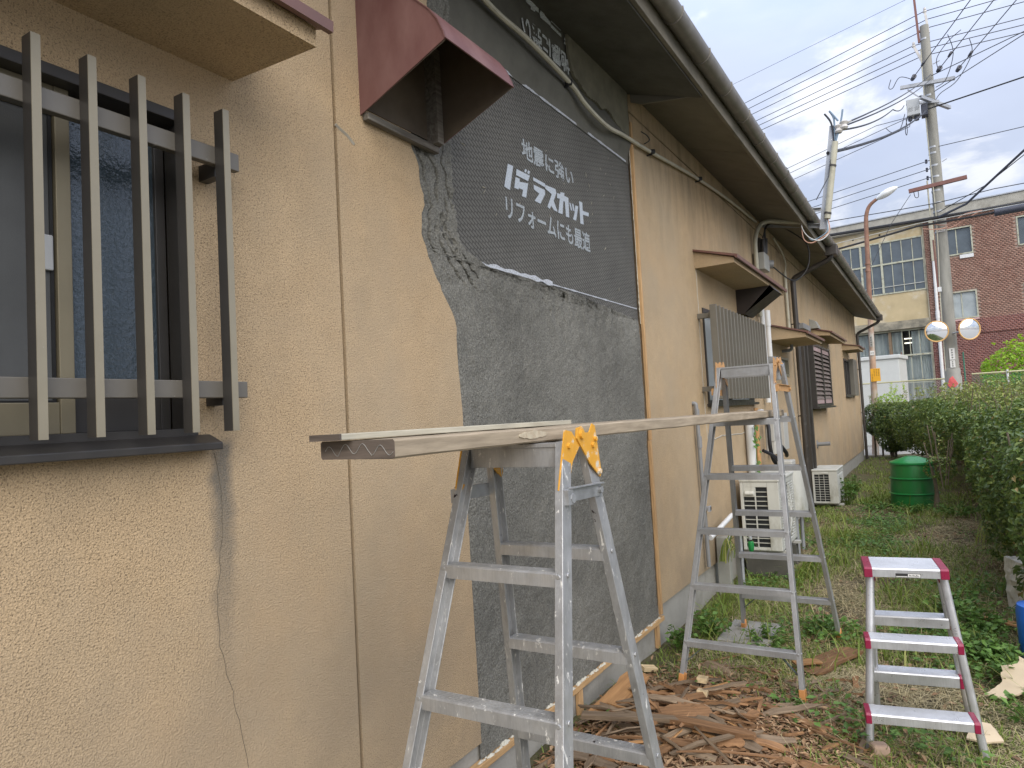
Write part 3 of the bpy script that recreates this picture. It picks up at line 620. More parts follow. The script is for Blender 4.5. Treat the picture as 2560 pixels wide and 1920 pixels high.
for z in zr:
    a, b = yedge(z) - .004, yright(z)
    for i in range(NU + 1):
        u = (i / NU) ** (1.0 if z < 2.2 else .8); y = a + (b - a) * u
        rough = 1.0 if z > 2.0 else .28 + .3 * max(0, (z - 1.7) / .3)
        if z > 1.9: rough = max(rough, 1.0 if y < 2.45 else .45)
        h = .0045 * noise.noise(Vector((y * 9, z * 9, 1))) + .003 * noise.noise(Vector((y * 31, z * 31, 2))) + .0022 * noise.noise(Vector((y * 80, z * 80, 2)))
        gk = max(0, min(1, (z - 2.02) / .15)) * max(0, min(1, (2.42 - y) / .12)) * max(0, min(1, .5 + 2.2 * noise.noise(Vector((y * 5, z * 5, 3)))))
        for ci_, (fr, amp, sd_) in enumerate(((.22, .030, 1), (.48, .045, 2), (.72, .035, 3), (.93, .020, 4))):
            if z > 2.05 and y < 2.45:
                yc = a + .21 * fr + amp * noise.noise(Vector((z * 7, sd_, 0))) + .012 * noise.noise(Vector((z * 26, sd_, 5))) + max(0, 2.28 - z) * .9 * fr
                on = max(0, min(1, .35 + 2.6 * noise.noise(Vector((z * 5, sd_ * 3, 9))))) * min(1, (z - 2.05) / .08)
                h -= on * (.030 if ci_ else .022) * math.exp(-((y - yc) / (.0050 + .003 * noise.noise(Vector((z * 18, sd_, 2))))) ** 2)
        tq = noise.turbulence(Vector((y * 8, z * 5.5, 6)), 5, True); h -= gk * .030 * max(0, min(1, (tq - .62) / .30))
        if rough > .4: h -= (rough - .35) * .010 * max(0, min(1, (noise.turbulence(Vector((y * 15, z * 15, 16)), 4, True) - .78) / .2))
        h += rough * .008 * noise.noise(Vector((y * 17, z * 13, 9)))
        e = min(1, (y - a) / .03) ; h -= .006 * (1 - e)
        if i == NU and z < 2.2: h -= 0
        m2.v.append((-.001 + h - (.012 if i == NU and z > 2.08 else 0), y, z + (wob(y) if 2.08 < z < 2.2 else wob(y) * max(0, (z - 1.9) / .18) if 1.9 < z <= 2.08 else 0)))
W = NU + 1
m2.f = [(j * W + i, j * W + i + 1, (j + 1) * W + i + 1, (j + 1) * W + i) for j in range(len(zr) - 1) for i in range(NU)]
m2.build('mortar_patch', MT['mortar'], house, smooth=False)
def strip(y0, z0, y1, z1, w, x, mat, name, parent, seed=0, part=1.0):
    mb = MB(); n = 60; vs = []
    for i in range(n + 1):
        t = i / n; y, z = y0 + (y1 - y0) * t, z0 + (z1 - z0) * t; k = w * (.55 + .6 * noise.noise(Vector((y * 14 + seed, seed, 0)))) * part
        vs += [(x, y, z - abs(k) * .5), (x, y, z + abs(k) * .5)]
    mb.add(vs, [(2 * i, 2 * i + 2, 2 * i + 3, 2 * i + 1) for i in range(n)]); return mb.build(name, MT[mat], parent)
strip(2.56, 3.172, 4.30, 3.178, .022, -.0085, 'chalk', 'chalk_line', boardo, 1)
strip(2.50, 2.196, 3.15, 2.202, .040, -.0095, 'chalk', 'chalk_line', boardo, 3); strip(3.1, 2.197, 4.33, 2.199, .012, -.0098, 'chalk', 'chalk_line', boardo, 5)
# lettering printed on the board
def place_text(body, y0, y1, z0, size, offs, mat, parent, x, flip=False):
    me = text_mesh(body, size, offs); xs = [v.co.x for v in me.vertices]; ys = [v.co.y for v in me.vertices]; w = max(xs) - min(xs); x0 = min(xs); hh = max(ys) - min(ys); b0 = min(ys)
    for v in me.vertices:
        u = (v.co.x - x0) / w; t = (v.co.y - b0)
        if not flip: v.co = (x, y0 + (y1 - y0) * u, z0 + t)
        else: v.co = (x, y1 - (y1 - y0) * u, z0 - t)
    me.materials.clear(); me.materials.append(MT[mat]); o = bpy.data.objects.new('lettering', me); COL.objects.link(o); o.parent = parent; o['o0'] = (0, 0, 0); o.name = 'lettering'; return o
BOLD = [[(2.765, 2.716), (2.814, 2.719), (2.771, 2.592), (2.721, 2.596)], [(2.844, 2.714), (2.973, 2.716), (2.952, 2.683), (2.837, 2.682)], [(2.928, 2.738), (2.947, 2.738), (2.936, 2.721), (2.919, 2.722)], [(2.958, 2.739), (2.978, 2.739), (2.965, 2.72), (2.947, 2.723)],
        [(2.831, 2.671), (2.87, 2.673), (2.867, 2.657), (2.951, 2.672), (2.923, 2.593), (2.882, 2.591), (2.897, 2.625), (2.856, 2.624), (2.854, 2.616), (2.813, 2.614)], [(3.006, 2.718), (3.132, 2.718), (3.125, 2.698), (3.007, 2.701)],
        [(3.006, 2.68), (3.123, 2.683), (3.125, 2.662), (3.068, 2.598), (3.008, 2.599), (3.062, 2.648), (3.007, 2.657)], [(3.132, 2.712), (3.247, 2.72), (3.253, 2.698), (3.217, 2.65), (3.256, 2.6), (3.215, 2.599), (3.185, 2.616), (3.169, 2.595), (3.142, 2.6), (3.199, 2.68), (3.129, 2.693)],
        [(3.305, 2.718), (3.352, 2.725), (3.345, 2.709), (3.396, 2.709), (3.393, 2.599), (3.353, 2.597), (3.35, 2.678), (3.332, 2.676), (3.313, 2.6), (3.263, 2.597), (3.291, 2.679), (3.259, 2.675), (3.263, 2.703), (3.299, 2.706)], [(3.403, 2.687), (3.421, 2.685), (3.437, 2.647), (3.419, 2.647)],
        [(3.436, 2.689), (3.456, 2.689), (3.467, 2.652), (3.448, 2.651)], [(3.48, 2.688), (3.518, 2.691), (3.478, 2.601), (3.439, 2.601), (3.466, 2.644)], [(3.534, 2.726), (3.575, 2.726), (3.574, 2.679), (3.657, 2.685), (3.651, 2.663), (3.573, 2.657), (3.576, 2.6), (3.532, 2.597)]]
def bold(f, x, parent, mat='inkbold'):
    mb = MB()
    for p in BOLD: q = [f(*a) for a in p]; mb.add([(x, a, b) for a, b in q], [tuple(range(len(q)))])
    o = mb.build('lettering', MT[mat], parent); return o
place_text('地震に強い', 2.905, 3.475, 2.786, .105, .0022, 'ink', boardo, -.0105)
bold(lambda y, z: (y, z), -.0105, boardo)
place_text('リフォームにも最適', 2.725, 3.648, 2.448, .118, .0022, 'ink', boardo, -.0105)
place_text('地震に強い', 2.965, 3.50, 3.548, .118, .0034, 'ink_up', felt, -.003, True)
bold(lambda y, z: (6.42 - y, 6.335 - z), -.003, felt, 'ink_up')
for k in range(34):                                           # flecks of plaster thrown on the board
    y, z = rnd.uniform(2.35, 4.3), rnd.uniform(2.22, 3.12); a, l, w = rnd.uniform(0, 3.14), rnd.uniform(.004, .022), rnd.uniform(.0015, .004)
    if k < 6: y, z = rnd.uniform(3.55, 3.9), rnd.uniform(2.62, 2.86)
    if k == 0: fl = MB()
    dy, dz = math.cos(a), math.sin(a)
    fl.add([(-.0125, y - dy * l, z - dz * l), (-.0105, y + dz * w, z - dy * w), (-.0125, y + dy * l, z + dz * l), (-.0105, y - dz * w, z + dy * w)], [(0, 1, 2, 3), (0, 3, 2, 1)])
o = fl.build('plaster_fleck', MT['lath'], boardo); o['kind'] = 'stuff'
# remains of old mortar under the eave
mb = MB(); outline = [(3.455, 3.70), (3.462, 3.60), (3.475, 3.52), (3.50, 3.46), (3.52, 3.44), (3.60, 3.42), (3.70, 3.385), (3.82, 3.40), (3.90, 3.38), (3.97, 3.41), (4.05, 3.40), (4.12, 3.37), (4.2, 3.36), (4.25, 3.34), (4.345, 3.36), (4.345, 3.70)]
pts = []
for i in range(len(outline)):
    a, b = Vector((0, *outline[i])), Vector((0, *outline[(i + 1) % len(outline)])); n = max(1, int((b - a).length / .012))
    for j in range(n): p = a.lerp(b, j / n); pts.append(Vector((-.004, p.y + noise.noise(p * 60) * .010, p.z + noise.noise(p * 55 + Vector((3, 0, 0))) * .010)))
mb.prism(pts, (.016, 0, 0)); mb.build('old_mortar', MT['oldmortar'], house)
mb = MB(); z = 2.1; ed = []
while z < 3.62: ed.append((z, .004 + .016 * abs(noise.noise(Vector((z * 23, 0, 0)))))); z += .012
mb.add([p for z, w in ed for p in ((.002, 4.352 - w, z), (.002, 4.356, z))], [(2 * i, 2 * i + 1, 2 * i + 3, 2 * i + 2) for i in range(len(ed) - 1)]); mb.build('broken_edge', MT['lath'], house)
# pine battens that frame the wet mortar
def bat(x0, x1, y0, y1, z0, z1, mat, bev=.002): mb = MB(); mb.box(x0, x1, y0, y1, z0, z1); return mb.build('batten', MT[mat], house, bevel=bev)
bat(.001, .020, 4.358, 4.386, 1.335, 3.46, 'battenv'); bat(.001, .022, 4.340, 4.370, .215, 1.332, 'battenv')
bat(-.016, .018, 2.10, 3.42, .165, .193, 'batten'); bat(-.016, .018, 3.425, 4.40, .168, .196, 'batten')
bat(-.016, .006, 3.145, 3.190, -.03, .163, 'battenv'); bat(-.016, .006, 4.29, 4.33, .015, .166, 'battenv')
mb = MB()
for k in range(150):
    y = rnd.uniform(2.2, 4.36); r = rnd.uniform(.004, .013); c = Vector((rnd.uniform(.0, .014), y, .195)); q = [c + Vector((rnd.uniform(-.6, .6) * r, math.cos(t) * r * rnd.uniform(.8, 2.2), rnd.uniform(-.002, .002))) for t in (0, 1.3, 2.5, 3.8, 5.1)]
    q = [c + Vector((math.sin(t) * r * .8, math.cos(t) * r * 2.0, -.001)) for t in (0, 1.2, 2.5, 3.8, 5.1)]
    mb.add(q + [c + Vector((0, 0, r * .8))], [(i, (i + 1) % 5, 5) for i in range(5)])
o = mb.build('cement_crumb', MT['crumbs'], house); o['kind'] = 'stuff'

# the two vent hoods
def hood(prof, y0, y1, mat, t=.004, open_from=0, wood=None):
    """prof: outline from the wall bottom, out to the lip, then back up over the top to the wall"""
    side = MB(); side.prism([(a, y0, b) for a, b in prof], (0, t, 0)); o = side.build('vent_hood', MT[mat], house)
    side = MB(); side.prism([(a, y1 - t, b) for a, b in prof], (0, t, 0)); side.build('side_panel', MT[mat], o)
    cover = MB(); top = prof[1:]
    inner = []
    for i, (a, b) in enumerate(top):
        p = top[max(i - 1, 0)]; q = top[min(i + 1, len(top) - 1)]; d = Vector((q[0] - p[0], q[1] - p[1])).normalized(); inner.append((a - d.y * t * 1.0, b + d.x * t * -1.0) if False else (a + d.y * -t, b - abs(d.x) * t))
    cover.prism([(a, y0 - .003, b) for a, b in top] + [(a, y0 - .003, b) for a, b in reversed(inner)], (0, y1 - y0 + .006, 0)); cover.build('cover', MT[mat], o, smooth=True)
    inn = MB(); z0, z1 = prof[0][1], prof[-1][1]; inn.box(.001, .004, y0 + t, y1 - t, z0 + .03, z1 - .02)
    inn.add([(a * .985, y0 + t + .001, b - (.006 if i else 0)) for i, (a, b) in enumerate(prof)], [tuple(range(len(prof)))]); inn.add([(a * .985, y1 - t - .001, b - (.006 if i else 0)) for i, (a, b) in enumerate(prof)], [tuple(range(len(prof) - 1, -1, -1))])
    inn.build('lining', MT['hoodin'], o)
    return o
h1 = hood([(0.0, 2.592), (.375, 2.742), (.368, 2.765), (.347, 2.813), (.318, 2.855), (.272, 2.900), (.20, 2.965), (.10, 3.045), (0, 3.12)], 1.764, 2.182, 'hood')
mb = MB(); mb.box(.004, .030, 1.772, 2.174, 2.574, 2.600); mb.build('bottom_rail', MT['hoodwood'], h1, bevel=.003)
mb = MB(); mb.box(.004, .055, 2.135, 2.172, 2.602, 2.98); mb.build('inner_post', MT['hoodwood'], h1)
h2 = hood([(0.0, 2.452), (.072, 2.437), (.369, 2.640), (.330, 2.690), (.10, 2.692), (0, 2.690)], 7.091, 7.47, 'hood_dark')

# vertical slat screen in front of the second window
mb = MB(); mb.box(-.06, .010, 5.83, 5.86, 1.56, 2.37).box(-.06, .010, 7.52, 7.55, 1.56, 2.37).box(-.06, .010, 5.86, 7.52, 2.34, 2.37).box(-.06, .010, 5.86, 7.52, 1.56, 1.59).box(-.05, -.01, 6.66, 6.71, 1.59, 2.34); w2 = mb.build('window', MT['bronze_dark'], house)
mb = MB(); mb.box(-.045, -.035, 5.86, 6.66, 1.59, 2.34).box(-.045, -.035, 6.71, 7.52, 1.59, 2.34); mb.build('pane', MT['pane_grey'], w2)
mb = MB(); mb.box(-.01, .05, 5.80, 7.58, 1.535, 1.56); mb.build('sill', MT['bronze_dark'], w2)
mb = MB(); mb.box(.118, .128, 5.60, 7.48, 2.262, 2.30).box(.118, .128, 5.60, 7.48, 1.66, 1.70)
for y in (5.70, 7.40):
    for z in (2.281, 1.68): mb.box(0, .118, y - .02, y + .02, z - .02, z + .02)
scr = mb.build('slat_screen', MT['screen_slat'], house); sl = None
for k in range(17):
    y = 5.60 + k * .1165
    if sl is None: m2 = MB(); m2.box(.129, .182, y - .014, y + .014, 1.592, 2.352); sl = m2.build('slat', MT['screen_slat'], scr, bevel=.002)
    else: dup(sl, scr, (0, y - 5.60, 0))
# small window beyond, with grey duct elbow
mb = MB(); mb.box(-.05, .012, 8.95, 8.98, 1.88, 2.12).box(-.05, .012, 9.72, 9.75, 1.88, 2.12).box(-.05, .012, 8.98, 9.72, 2.09, 2.12).box(-.05, .012, 8.98, 9.72, 1.88, 1.91); w3 = mb.build('window', MT['bronze'], house); mb = MB(); mb.box(-.04, -.03, 8.98, 9.72, 1.91, 2.09); mb.build('pane', MT['glass_pale'], w3)
mb = MB(); mb.tube(smooth_corner([(.0, 8.30, 2.01), (.13, 8.30, 2.01), (.13, 8.30, 1.80)], .10, 8), .062, 16); mb.build('duct_elbow', MT['grey_pvc'], house, smooth=True)
# shuttered window with two columns of louver blades
mb = MB(); mb.box(.0, .125, 11.24, 11.29, 1.455, 2.42).box(.0, .125, 13.15, 13.20, 1.455, 2.42).box(.0, .125, 11.29, 13.15, 2.385, 2.42).box(.0, .125, 11.29, 13.15, 1.455, 1.49).box(.02, .125, 12.20, 12.24, 1.49, 2.385).box(.0, .015, 11.29, 13.15, 1.49, 2.385)
sh = mb.build('louver_shutter', MT['bronze_dark'], house); mb = MB(); mb.box(0, .16, 11.20, 13.24, 1.425, 1.452); mb.build('sill', MT['bronze_dark'], sh); bl = None
nb = 13
for c, yc in enumerate((11.745, 12.695)):
    for k in range(nb):
        z = 1.535 + k * .068; pink = k == 0 or k == nb - 1
        m2 = MB(); L = .45
        if bl is None or pink:
            if pink: m2.box(.098, .108, yc - L, yc + L, z - .036, z + .036); o = m2.build('louver_blade', MT['shutter_pink'], sh); o['label'] = 'pale pinkish blade at the end of the row'
            else: m2.prism([(.070, yc - L, z + .040), (.076, yc - L, z + .044), (.118, yc - L, z - .030), (.112, yc - L, z - .034)], (0, 2 * L, 0)); bl = m2.build('louver_blade', MT['shutter'], sh); bz, by = z, yc
        else: dup(bl, sh, (0, yc - by, z - bz))
# far window with protruding screen box
mb = MB(); mb.box(-.05, .015, 16.55, 16.60, 1.62, 2.44).box(-.05, .015, 17.55, 17.60, 1.62, 2.44).box(-.05, .015, 16.6, 17.55, 2.40, 2.44).box(-.05, .015, 16.6, 17.55, 1.62, 1.66).box(-.03, .01, 17.05, 17.09, 1.66, 2.40); w4 = mb.build('window', MT['bronze_dark'], house); mb = MB(); mb.box(-.04, -.03, 16.6, 17.05, 1.66, 2.40).box(-.04, -.03, 17.09, 17.55, 1.66, 2.40); mb.build('pane', MT['glass_blue'], w4)
mb = MB(); mb.box(0, .10, 17.62, 18.5, 1.63, 2.47); mb.build('shutter_case', MT['screen_slat'], house, bevel=.005)
mb = MB(); mb.box(0, .05, 16.5, 17.66, 1.595, 1.618); mb.build('sill', MT['bronze_dark'], w4)
# vents, meter box, conduits, stubs
mb = MB(); mb.box(0, .09, 10.75, 11.40, 2.60, 2.68); mb.build('wall_vent', MT['grey_pvc'], house, bevel=.006)
mb = MB(); mb.prism([(0, 11.95, 2.70), (.13, 11.95, 2.70), (.13, 11.95, 2.73), (.09, 11.95, 2.82), (0, 11.95, 2.86)], (0, .28, 0)); mb.build('vent_cap', MT['meter'], house, bevel=.004)
mb = MB(); mb.box(.004, .125, 8.02, 8.30, 3.03, 3.22); mt = mb.build('meter_box', MT['meter'], house, bevel=.006)
mb = MB(); mb.tube([(.06, 8.45, 3.16), (.13, 8.48, 3.15)], .05, 14); mb.build('meter_dial', MT['grey_pvc'], mt, smooth=True)
mb = MB(); mb.box(0, .03, 8.33, 8.47, 3.24, 3.46).tube([(.06, 8.36, 3.24), (.06, 8.36, 3.44)], .022, 8).tube([(.06, 8.44, 3.28), (.07, 8.46, 3.46)], .026, 8); mb.tube([(.06, 8.30, 3.22), (.06, 8.33, 3.33)], .018, 8); mb.build('cable_gland', MT['pipe_dark'], house)
mb = MB(); mb.tube(smooth_corner([(.52, 8.30, 3.53), (.10, 8.15, 3.60), (.045, 7.98, 3.40), (.045, 7.98, 2.5)], .12), .024, 10); mb.build('conduit', MT['beige_pvc'], house, smooth=True)
mb = MB(); mb.tube([(.03, 9.845, 3.29), (.03, 9.845, 2.46)], .022, 10); mb.build('conduit', MT['beige_pvc'], house, smooth=True)
mb = MB(); mb.tube([(.05, 8.05, 2.62), (.05, 8.05, 1.55)], .028, 10).tube([(.055, 8.30, 2.60), (.055, 8.30, 2.42)], .036, 12).tube([(.055, 8.30, 2.42), (.055, 8.30, 2.07)], .030, 12).tube([(.03, 8.42, 2.62), (.03, 8.42, 2.2)], .020, 8); mb.build('vent_pipe', MT['white_pvc'], house, smooth=True)
mb = MB(); mb.tube(smooth_corner([(0, 9.4, 2.30), (.12, 9.4, 2.30), (.12, 9.4, 2.20), (.0, 9.4, 2.20)], .06), .02, 8); mb.build('overflow_pipe', MT['grey_pvc'], house, smooth=True)
mb = MB(); mb.tube([(.055, 7.05, 1.40), (.055, 7.05, .80)], .046, 14).tube(smooth_corner([(.055, 7.05, 1.30), (.055, 7.05, 1.40), (.055, 7.60, 1.44)], .08), .046, 14); mb.build('drain_pipe', MT['white_pvc'], house, smooth=True)
mb = MB(); mb.tube([(.04, 7.40, 1.50), (.04, 7.40, .72)], .014, 8).tube([(.04, 7.46, 1.50), (.04, 7.46, .72)], .014, 8); mb.build('refrigerant_pipe', MT['tan'], house, smooth=True)
mb = MB()
for y, z0, z1, r in ((7.85, 1.0, 1.46, .018), (8.05, .95, 1.46, .018)): mb.tube([(.05, y, z1), (.05, y, z0)], r, 8)
mb.box(.02, .09, 8.02, 8.10, 1.12, 1.38).box(.02, .12, 8.45, 8.72, 1.0, 1.42).tube([(.07, 8.06, 1.12), (.07, 8.06, .98)], .035, 10); mb.build('water_meter_fitting', MT['cream_d'], house, bevel=.004)
mb = MB(); mb.tube(smooth_path([(.06, 7.84, 1.33), (.10, 7.70, 1.28), (.11, 7.66, 1.08), (.12, 7.78, .92), (.16, 8.0, .84)]), .020, 8); mb.tube(smooth_path([(.08, 7.45, 1.06), (.16, 7.62, .98), (.20, 7.8, .86)]), .018, 8).tube(smooth_path([(.09, 8.2, 1.1), (.14, 8.35, .98), (.12, 8.5, .93)]), .022, 8); mb.build('insulated_hose', MT['black'], house, smooth=True)
mb = MB(); mb.tube([(0, 11.80, .868), (.012, 11.80, .868)], .062, 16).tube([(.012, 11.80, .868), (.19, 11.80, .875)], .030, 12); mb.build('pipe_stub', MT['grey_pvc'], house, smooth=True)
mb = MB(); mb.tube(smooth_corner([(-.01, 5.38, 1.565), (.028, 5.38, 1.565), (.032, 5.38, 1.35), (.036, 5.41, .30)], .03), .016, 10); st = mb.build('standpipe', MT['grey_pvc'], house, smooth=True)
mb = MB(); mb.tube([(.036, 5.38, 1.31), (.036, 5.38, 1.22)], .020, 10).tube([(.032, 5.38, 1.52), (.032, 5.38, 1.46)], .020, 10); mb.build('coupling', MT['grey_pvc'], st)
mb = MB(); mb.box(0, .085, 5.385, 5.41, .735, .765).box(.07, .085, 5.36, 5.41, .73, .77); mb.build('pipe_clamp', MT['galv'], st)
# pale cable along the wall and loose service cables
mb = MB(); P = [(.10, 1.9, 3.44), (.035, 2.565, 3.392), (.040, 2.956, 3.377), (.045, 3.382, 3.333), (.05, 3.58, 3.276), (.048, 3.87, 3.255), (.035, 4.172, 3.300), (.03, 4.646, 3.348), (.03, 5.847, 3.477), (.03, 7.0, 3.56), (.03, 8.2, 3.61)]
mb.tube(smooth_path(P), .013, 8); cb = mb.build('wall_cable', MT['cable'], house, smooth=True)
for y, z in ((3.38, 3.333), (4.70, 3.352), (5.9, 3.483)):
    mb = MB(); mb.tube([(.03, y - .012, z), (.05, y + .012, z + .004)], .018, 8); mb.box(0, .04, y - .005, y + .005, z - .022, z - .012); mb.build('cable_clip', MT['black'], cb)
mb = MB(); mb.tube(smooth_path([(.02, 4.55, 3.455), (.05, 4.58, 3.43), (.06, 4.60, 3.40), (.03, 4.58, 3.375), (.02, 4.62, 3.395)]), .004, 5); mb.build('loose_wire', MT['black'], house)
mb = MB(); mb.tube(smooth_path([(.06, 8.36, 3.45), (.14, 8.45, 3.64), (.30, 8.9, 3.58), (.42, 9.2, 3.46), (.40, 9.25, 3.20), (.25, 9.1, 3.03), (.13, 8.5, 3.12)]), .008, 6)
mb.tube(smooth_path([(.07, 8.44, 3.46), (.10, 8.42, 3.60), (.30, 8.35, 3.60), (.60, 8.5, 3.56)]), .010, 6); mb.build('service_cable', MT['black'], house, smooth=True)
mb = MB(); mb.tube(smooth_path([(.03, 9.2, 3.62), (.05, 9.6, 3.52), (.05, 9.84, 3.40), (.035, 9.845, 3.28)]), .010, 6); mb.build('service_cable', MT['cable'], house, smooth=True)

# ------------------------------------------------------------------ step ladders
def ladder(label, base, zs, top, FL, FR, BL, BR, mat, hinge, zstay, front_top=None, w=.024, d=.056, feet=None):
    """FL etc: (x at z=top, x at z=foot, y at top, y at foot, foot z)"""
    t = thing('stepladder', label, 'stepladder', base, group='aluminium stepladders carrying the plank')
    def at(L, z): k = (top - z) / top; return Vector((L[0] + (L[1] - L[0]) * k, L[2] + (L[3] - L[2]) * k, z))
    for L, sgn in ((FL, -1), (FR, 1), (BL, -1), (BR, 1)):
        p, q = at(L, top), at(L, L[4]); mb = MB(); mb.channel(p, q, (sgn, 0, 0), w, d, .004)
        fr = L in (FL, FR)
        for z in zs:                                        # rivet heads on the outer side and on the face
            c = at(L, z - .008); mb.disc(c + Vector((sgn * (w / 2), 0, 0)), (sgn, 0, 0), .006, .004, 8); mb.disc(c + Vector((0, (-1 if fr else 1) * (d / 2), 0)), (0, -1 if fr else 1, 0), .006, .004, 8)
        o = mb.build('leg', MT[mat], t, bevel=.0015)
        mb = MB(); mb.beam(at(L, L[4] + .055), at(L, L[4] - .004), w + .006, d + .006, (1, 0, 0)); f = mb.build('foot_cap', MT['orange'], o, bevel=.003)
    for A, B, sg in ((FL, FR, -1), (BL, BR, 1)):
        for z in zs:
            p, q = at(A, z), at(B, z); mb = MB(); y = (p.y + q.y) / 2 + sg * .004
            x0, x1 = p.x + w / 2 - .006, q.x - w / 2 + .006; dd = d / 2 + .002
            mb.prism([(x0, y - dd, z - .032), (x0, y + dd, z - .032), (x0, y + dd, z - .003), (x0, y + dd - .004, z), (x0, y - dd + .004, z), (x0, y - dd, z - .003)], (x1 - x0, 0, 0))
            for k in range(5): yy = y - dd + .010 + k * (2 * dd - .020) / 4; mb.box(x0 + .002, x1 - .002, yy - .0022, yy + .0022, z - .001, z + .0014)
            o = mb.build('tread', MT[mat], t)
    # top member over the front legs and over the rear legs
    for A, B in ((FL, FR), (BL, BR)):
        p, q = at(A, top), at(B, top); mb = MB(); mb.box(p.x - w / 2 + .002, q.x + w / 2 - .002, p.y - d / 2, p.y + d / 2, top - .006, top + .004); mb.box(p.x + w / 2, q.x - w / 2, p.y - d / 2 + .003, p.y - d / 2 + .010, top - .055, top - .006); mb.build('top_bar', MT[mat], t, bevel=.001)
    # hinge plates outside the legs
    for A, B, sgn in ((FL, BL, -1), (FR, BR, 1)):
        pf, pb = at(A, top), at(B, top); mid = (pf.y + pb.y) / 2; hz = top + .016
        x = pf.x + sgn * (w / 2 + .001); kf = (A[3] - A[2]) / top; kb = (B[3] - B[2]) / top
        def yz(L, dz, off): k = -dz / top; return (L[2] + (L[3] - L[2]) * k + off, top + dz)
        e = sgn * .004
        mb = MB(); poly = [yz(A, .036, -.028), yz(A, .030, .010), (mid - .022, hz - .006), (mid - .012, hz + .022), (mid + .014, hz + .024), (mid + .024, hz - .004), yz(A, -.045, .034), yz(A, -.075, .030), yz(A, -.112, .004), yz(A, -.118, -.014), yz(A, -.108, -.027)]
        mb.prism([(x, a, b) for a, b in poly], (e, 0, 0))
        for a, b in (yz(A, -.005, 0), yz(A, -.100, -.010)): mb.disc((x + e, a, b), (sgn, 0, 0), .007, .006, 8)
        o = mb.build('hinge_plate', MT[hinge], t)
        mb = MB(); poly = [(mid - .024, hz - .004), (mid - .016, hz + .020), (mid + .010, hz + .026), (mid + .026, hz + .008), yz(B, .024, -.006), yz(B, .046, .018), yz(B, .040, .032), yz(B, -.085, .032), yz(B, -.098, .022), yz(B, -.060, -.028)]
        mb.prism([(x + e * 1.05, a, b) for a, b in poly], (e, 0, 0)); mb.disc((x + 2.1 * e, mid, hz + .004), (sgn, 0, 0), .011, .007, 10)
        for a, b in (yz(B, -.010, .0), yz(B, .006, .02), yz(B, -.082, .018)): mb.disc((x + 2.1 * e, a, b), (sgn, 0, 0), .007, .006, 8)
        o = mb.build('hinge_plate', MT[hinge], t)
        if zstay:
            p, q = at(A, zstay + .014) + Vector((sgn * (w / 2 + .004), 0, 0)), at(B, zstay + .006) + Vector((sgn * (w / 2 + .004), .01, 0)); mb = MB()
            mb.beam(p, q, .003, .034, (1, 0, 0)); mb.beam(p + Vector((sgn * .006, 0, .017)), q + Vector((sgn * .006, 0, .017)), .012, .003, (1, 0, 0))
            mb.disc(q + Vector((sgn * .002, -.012, 0)), (sgn, 0, 0), .009, .008, 8); mb.disc(p + Vector((sgn * .002, .005, -.008)), (sgn, 0, 0), .012, .010, 8); mb.box(p.x - .010, p.x + .010, p.y - .020, p.y + .006, p.z - .022, p.z + .014)
            mb.build('locking_stay', MT['steel' if hinge == 'yellow' else 'tan'], t)
    for A, B in ((FL, FR), (BL, BR)):                        # diagonal struts under the bottom tread
        z = zs[-1]; p, q = at(A, z), at(B, z)
        for a, sg, L in ((p, 1, A), (q, -1, B)):
            mb = MB(); mb.beam(a + Vector((sg * .085, 0, -.034)), at(L, z - .11) + Vector((sg * .012, 0, 0)), .012, .003); mb.build('brace', MT['steel_d'], t)
    return t
ladder('paint splattered aluminium stepladder with yellow hinges close to the camera under the plank end', (.66, 1.6, 0), [1.16, .87, .58, .29], 1.451,
       (.534, .458, 1.560, 1.050, 0.0), (.812, .984, 1.560, 1.050, 0.0), (.516, .402, 1.690, 1.985, 0.0), (.807, .925, 1.690, 1.985, 0.0), 'alu_paint', 'yellow', 1.315, w=.0215, d=.048)
ladder('dull grey aluminium stepladder with faded orange hinges standing over the edge of the wood debris', (.70, 4.1, 0), [1.45, 1.16, .87, .58, .29], 1.742,
       (.590, .345, 3.980, 3.660, .062), (.872, .965, 3.980, 3.660, .066), (.570, .400, 4.14, 4.89, .02), (.893, .995, 4.14, 4.89, .02), 'alu', 'tan', 1.60, w=.0225, d=.05)

# ------------------------------------------------------------------ plank and thin board
pa, pb = Vector((.622, 1.030, 1.4762)), Vector((.757, 4.30, 1.4722))
t = thing('scaffold_plank', 'long weathered wooden plank bridging the two aluminium stepladders', 'plank', tuple(pa))
d = (pb - pa).normalized(); sd = Vector((d.y, -d.x, 0)).normalized(); hw, ht = .104, .0185
mb = MB(); n = 44
prof = [(-hw, -ht + .004), (-hw + .004, -ht), (hw - .004, -ht), (hw, -ht + .004), (hw, ht - .004), (hw - .004, ht), (-hw + .004, ht), (-hw, ht - .004)]
for i in range(n + 1):
    c = pa.lerp(pb, i / n)
    for a, b in prof:
        q = c + sd * a + Vector((0, 0, b)); w = noise.noise(q * 9) * .0022 + noise.noise(Vector((q.x * 3, q.y * 30, q.z * 30))) * .0010; mb.v.append(q + sd * w + Vector((0, 0, w * .8)))
mb.f = [(i * 8 + k, i * 8 + (k + 1) % 8, (i + 1) * 8 + (k + 1) % 8, (i + 1) * 8 + k) for i in range(n) for k in range(8)]; mb.f += [tuple(n * 8 + k for k in range(8))]
mb.build('plank_body', MT['plank'], t)
mb = MB(); mb.add([mb_v for mb_v in [pa - d * .0006 + sd * a + Vector((0, 0, b)) for a, b in prof]], [tuple(range(7, -1, -1))]); mb.build('end_grain', MT['plank_end'], t)
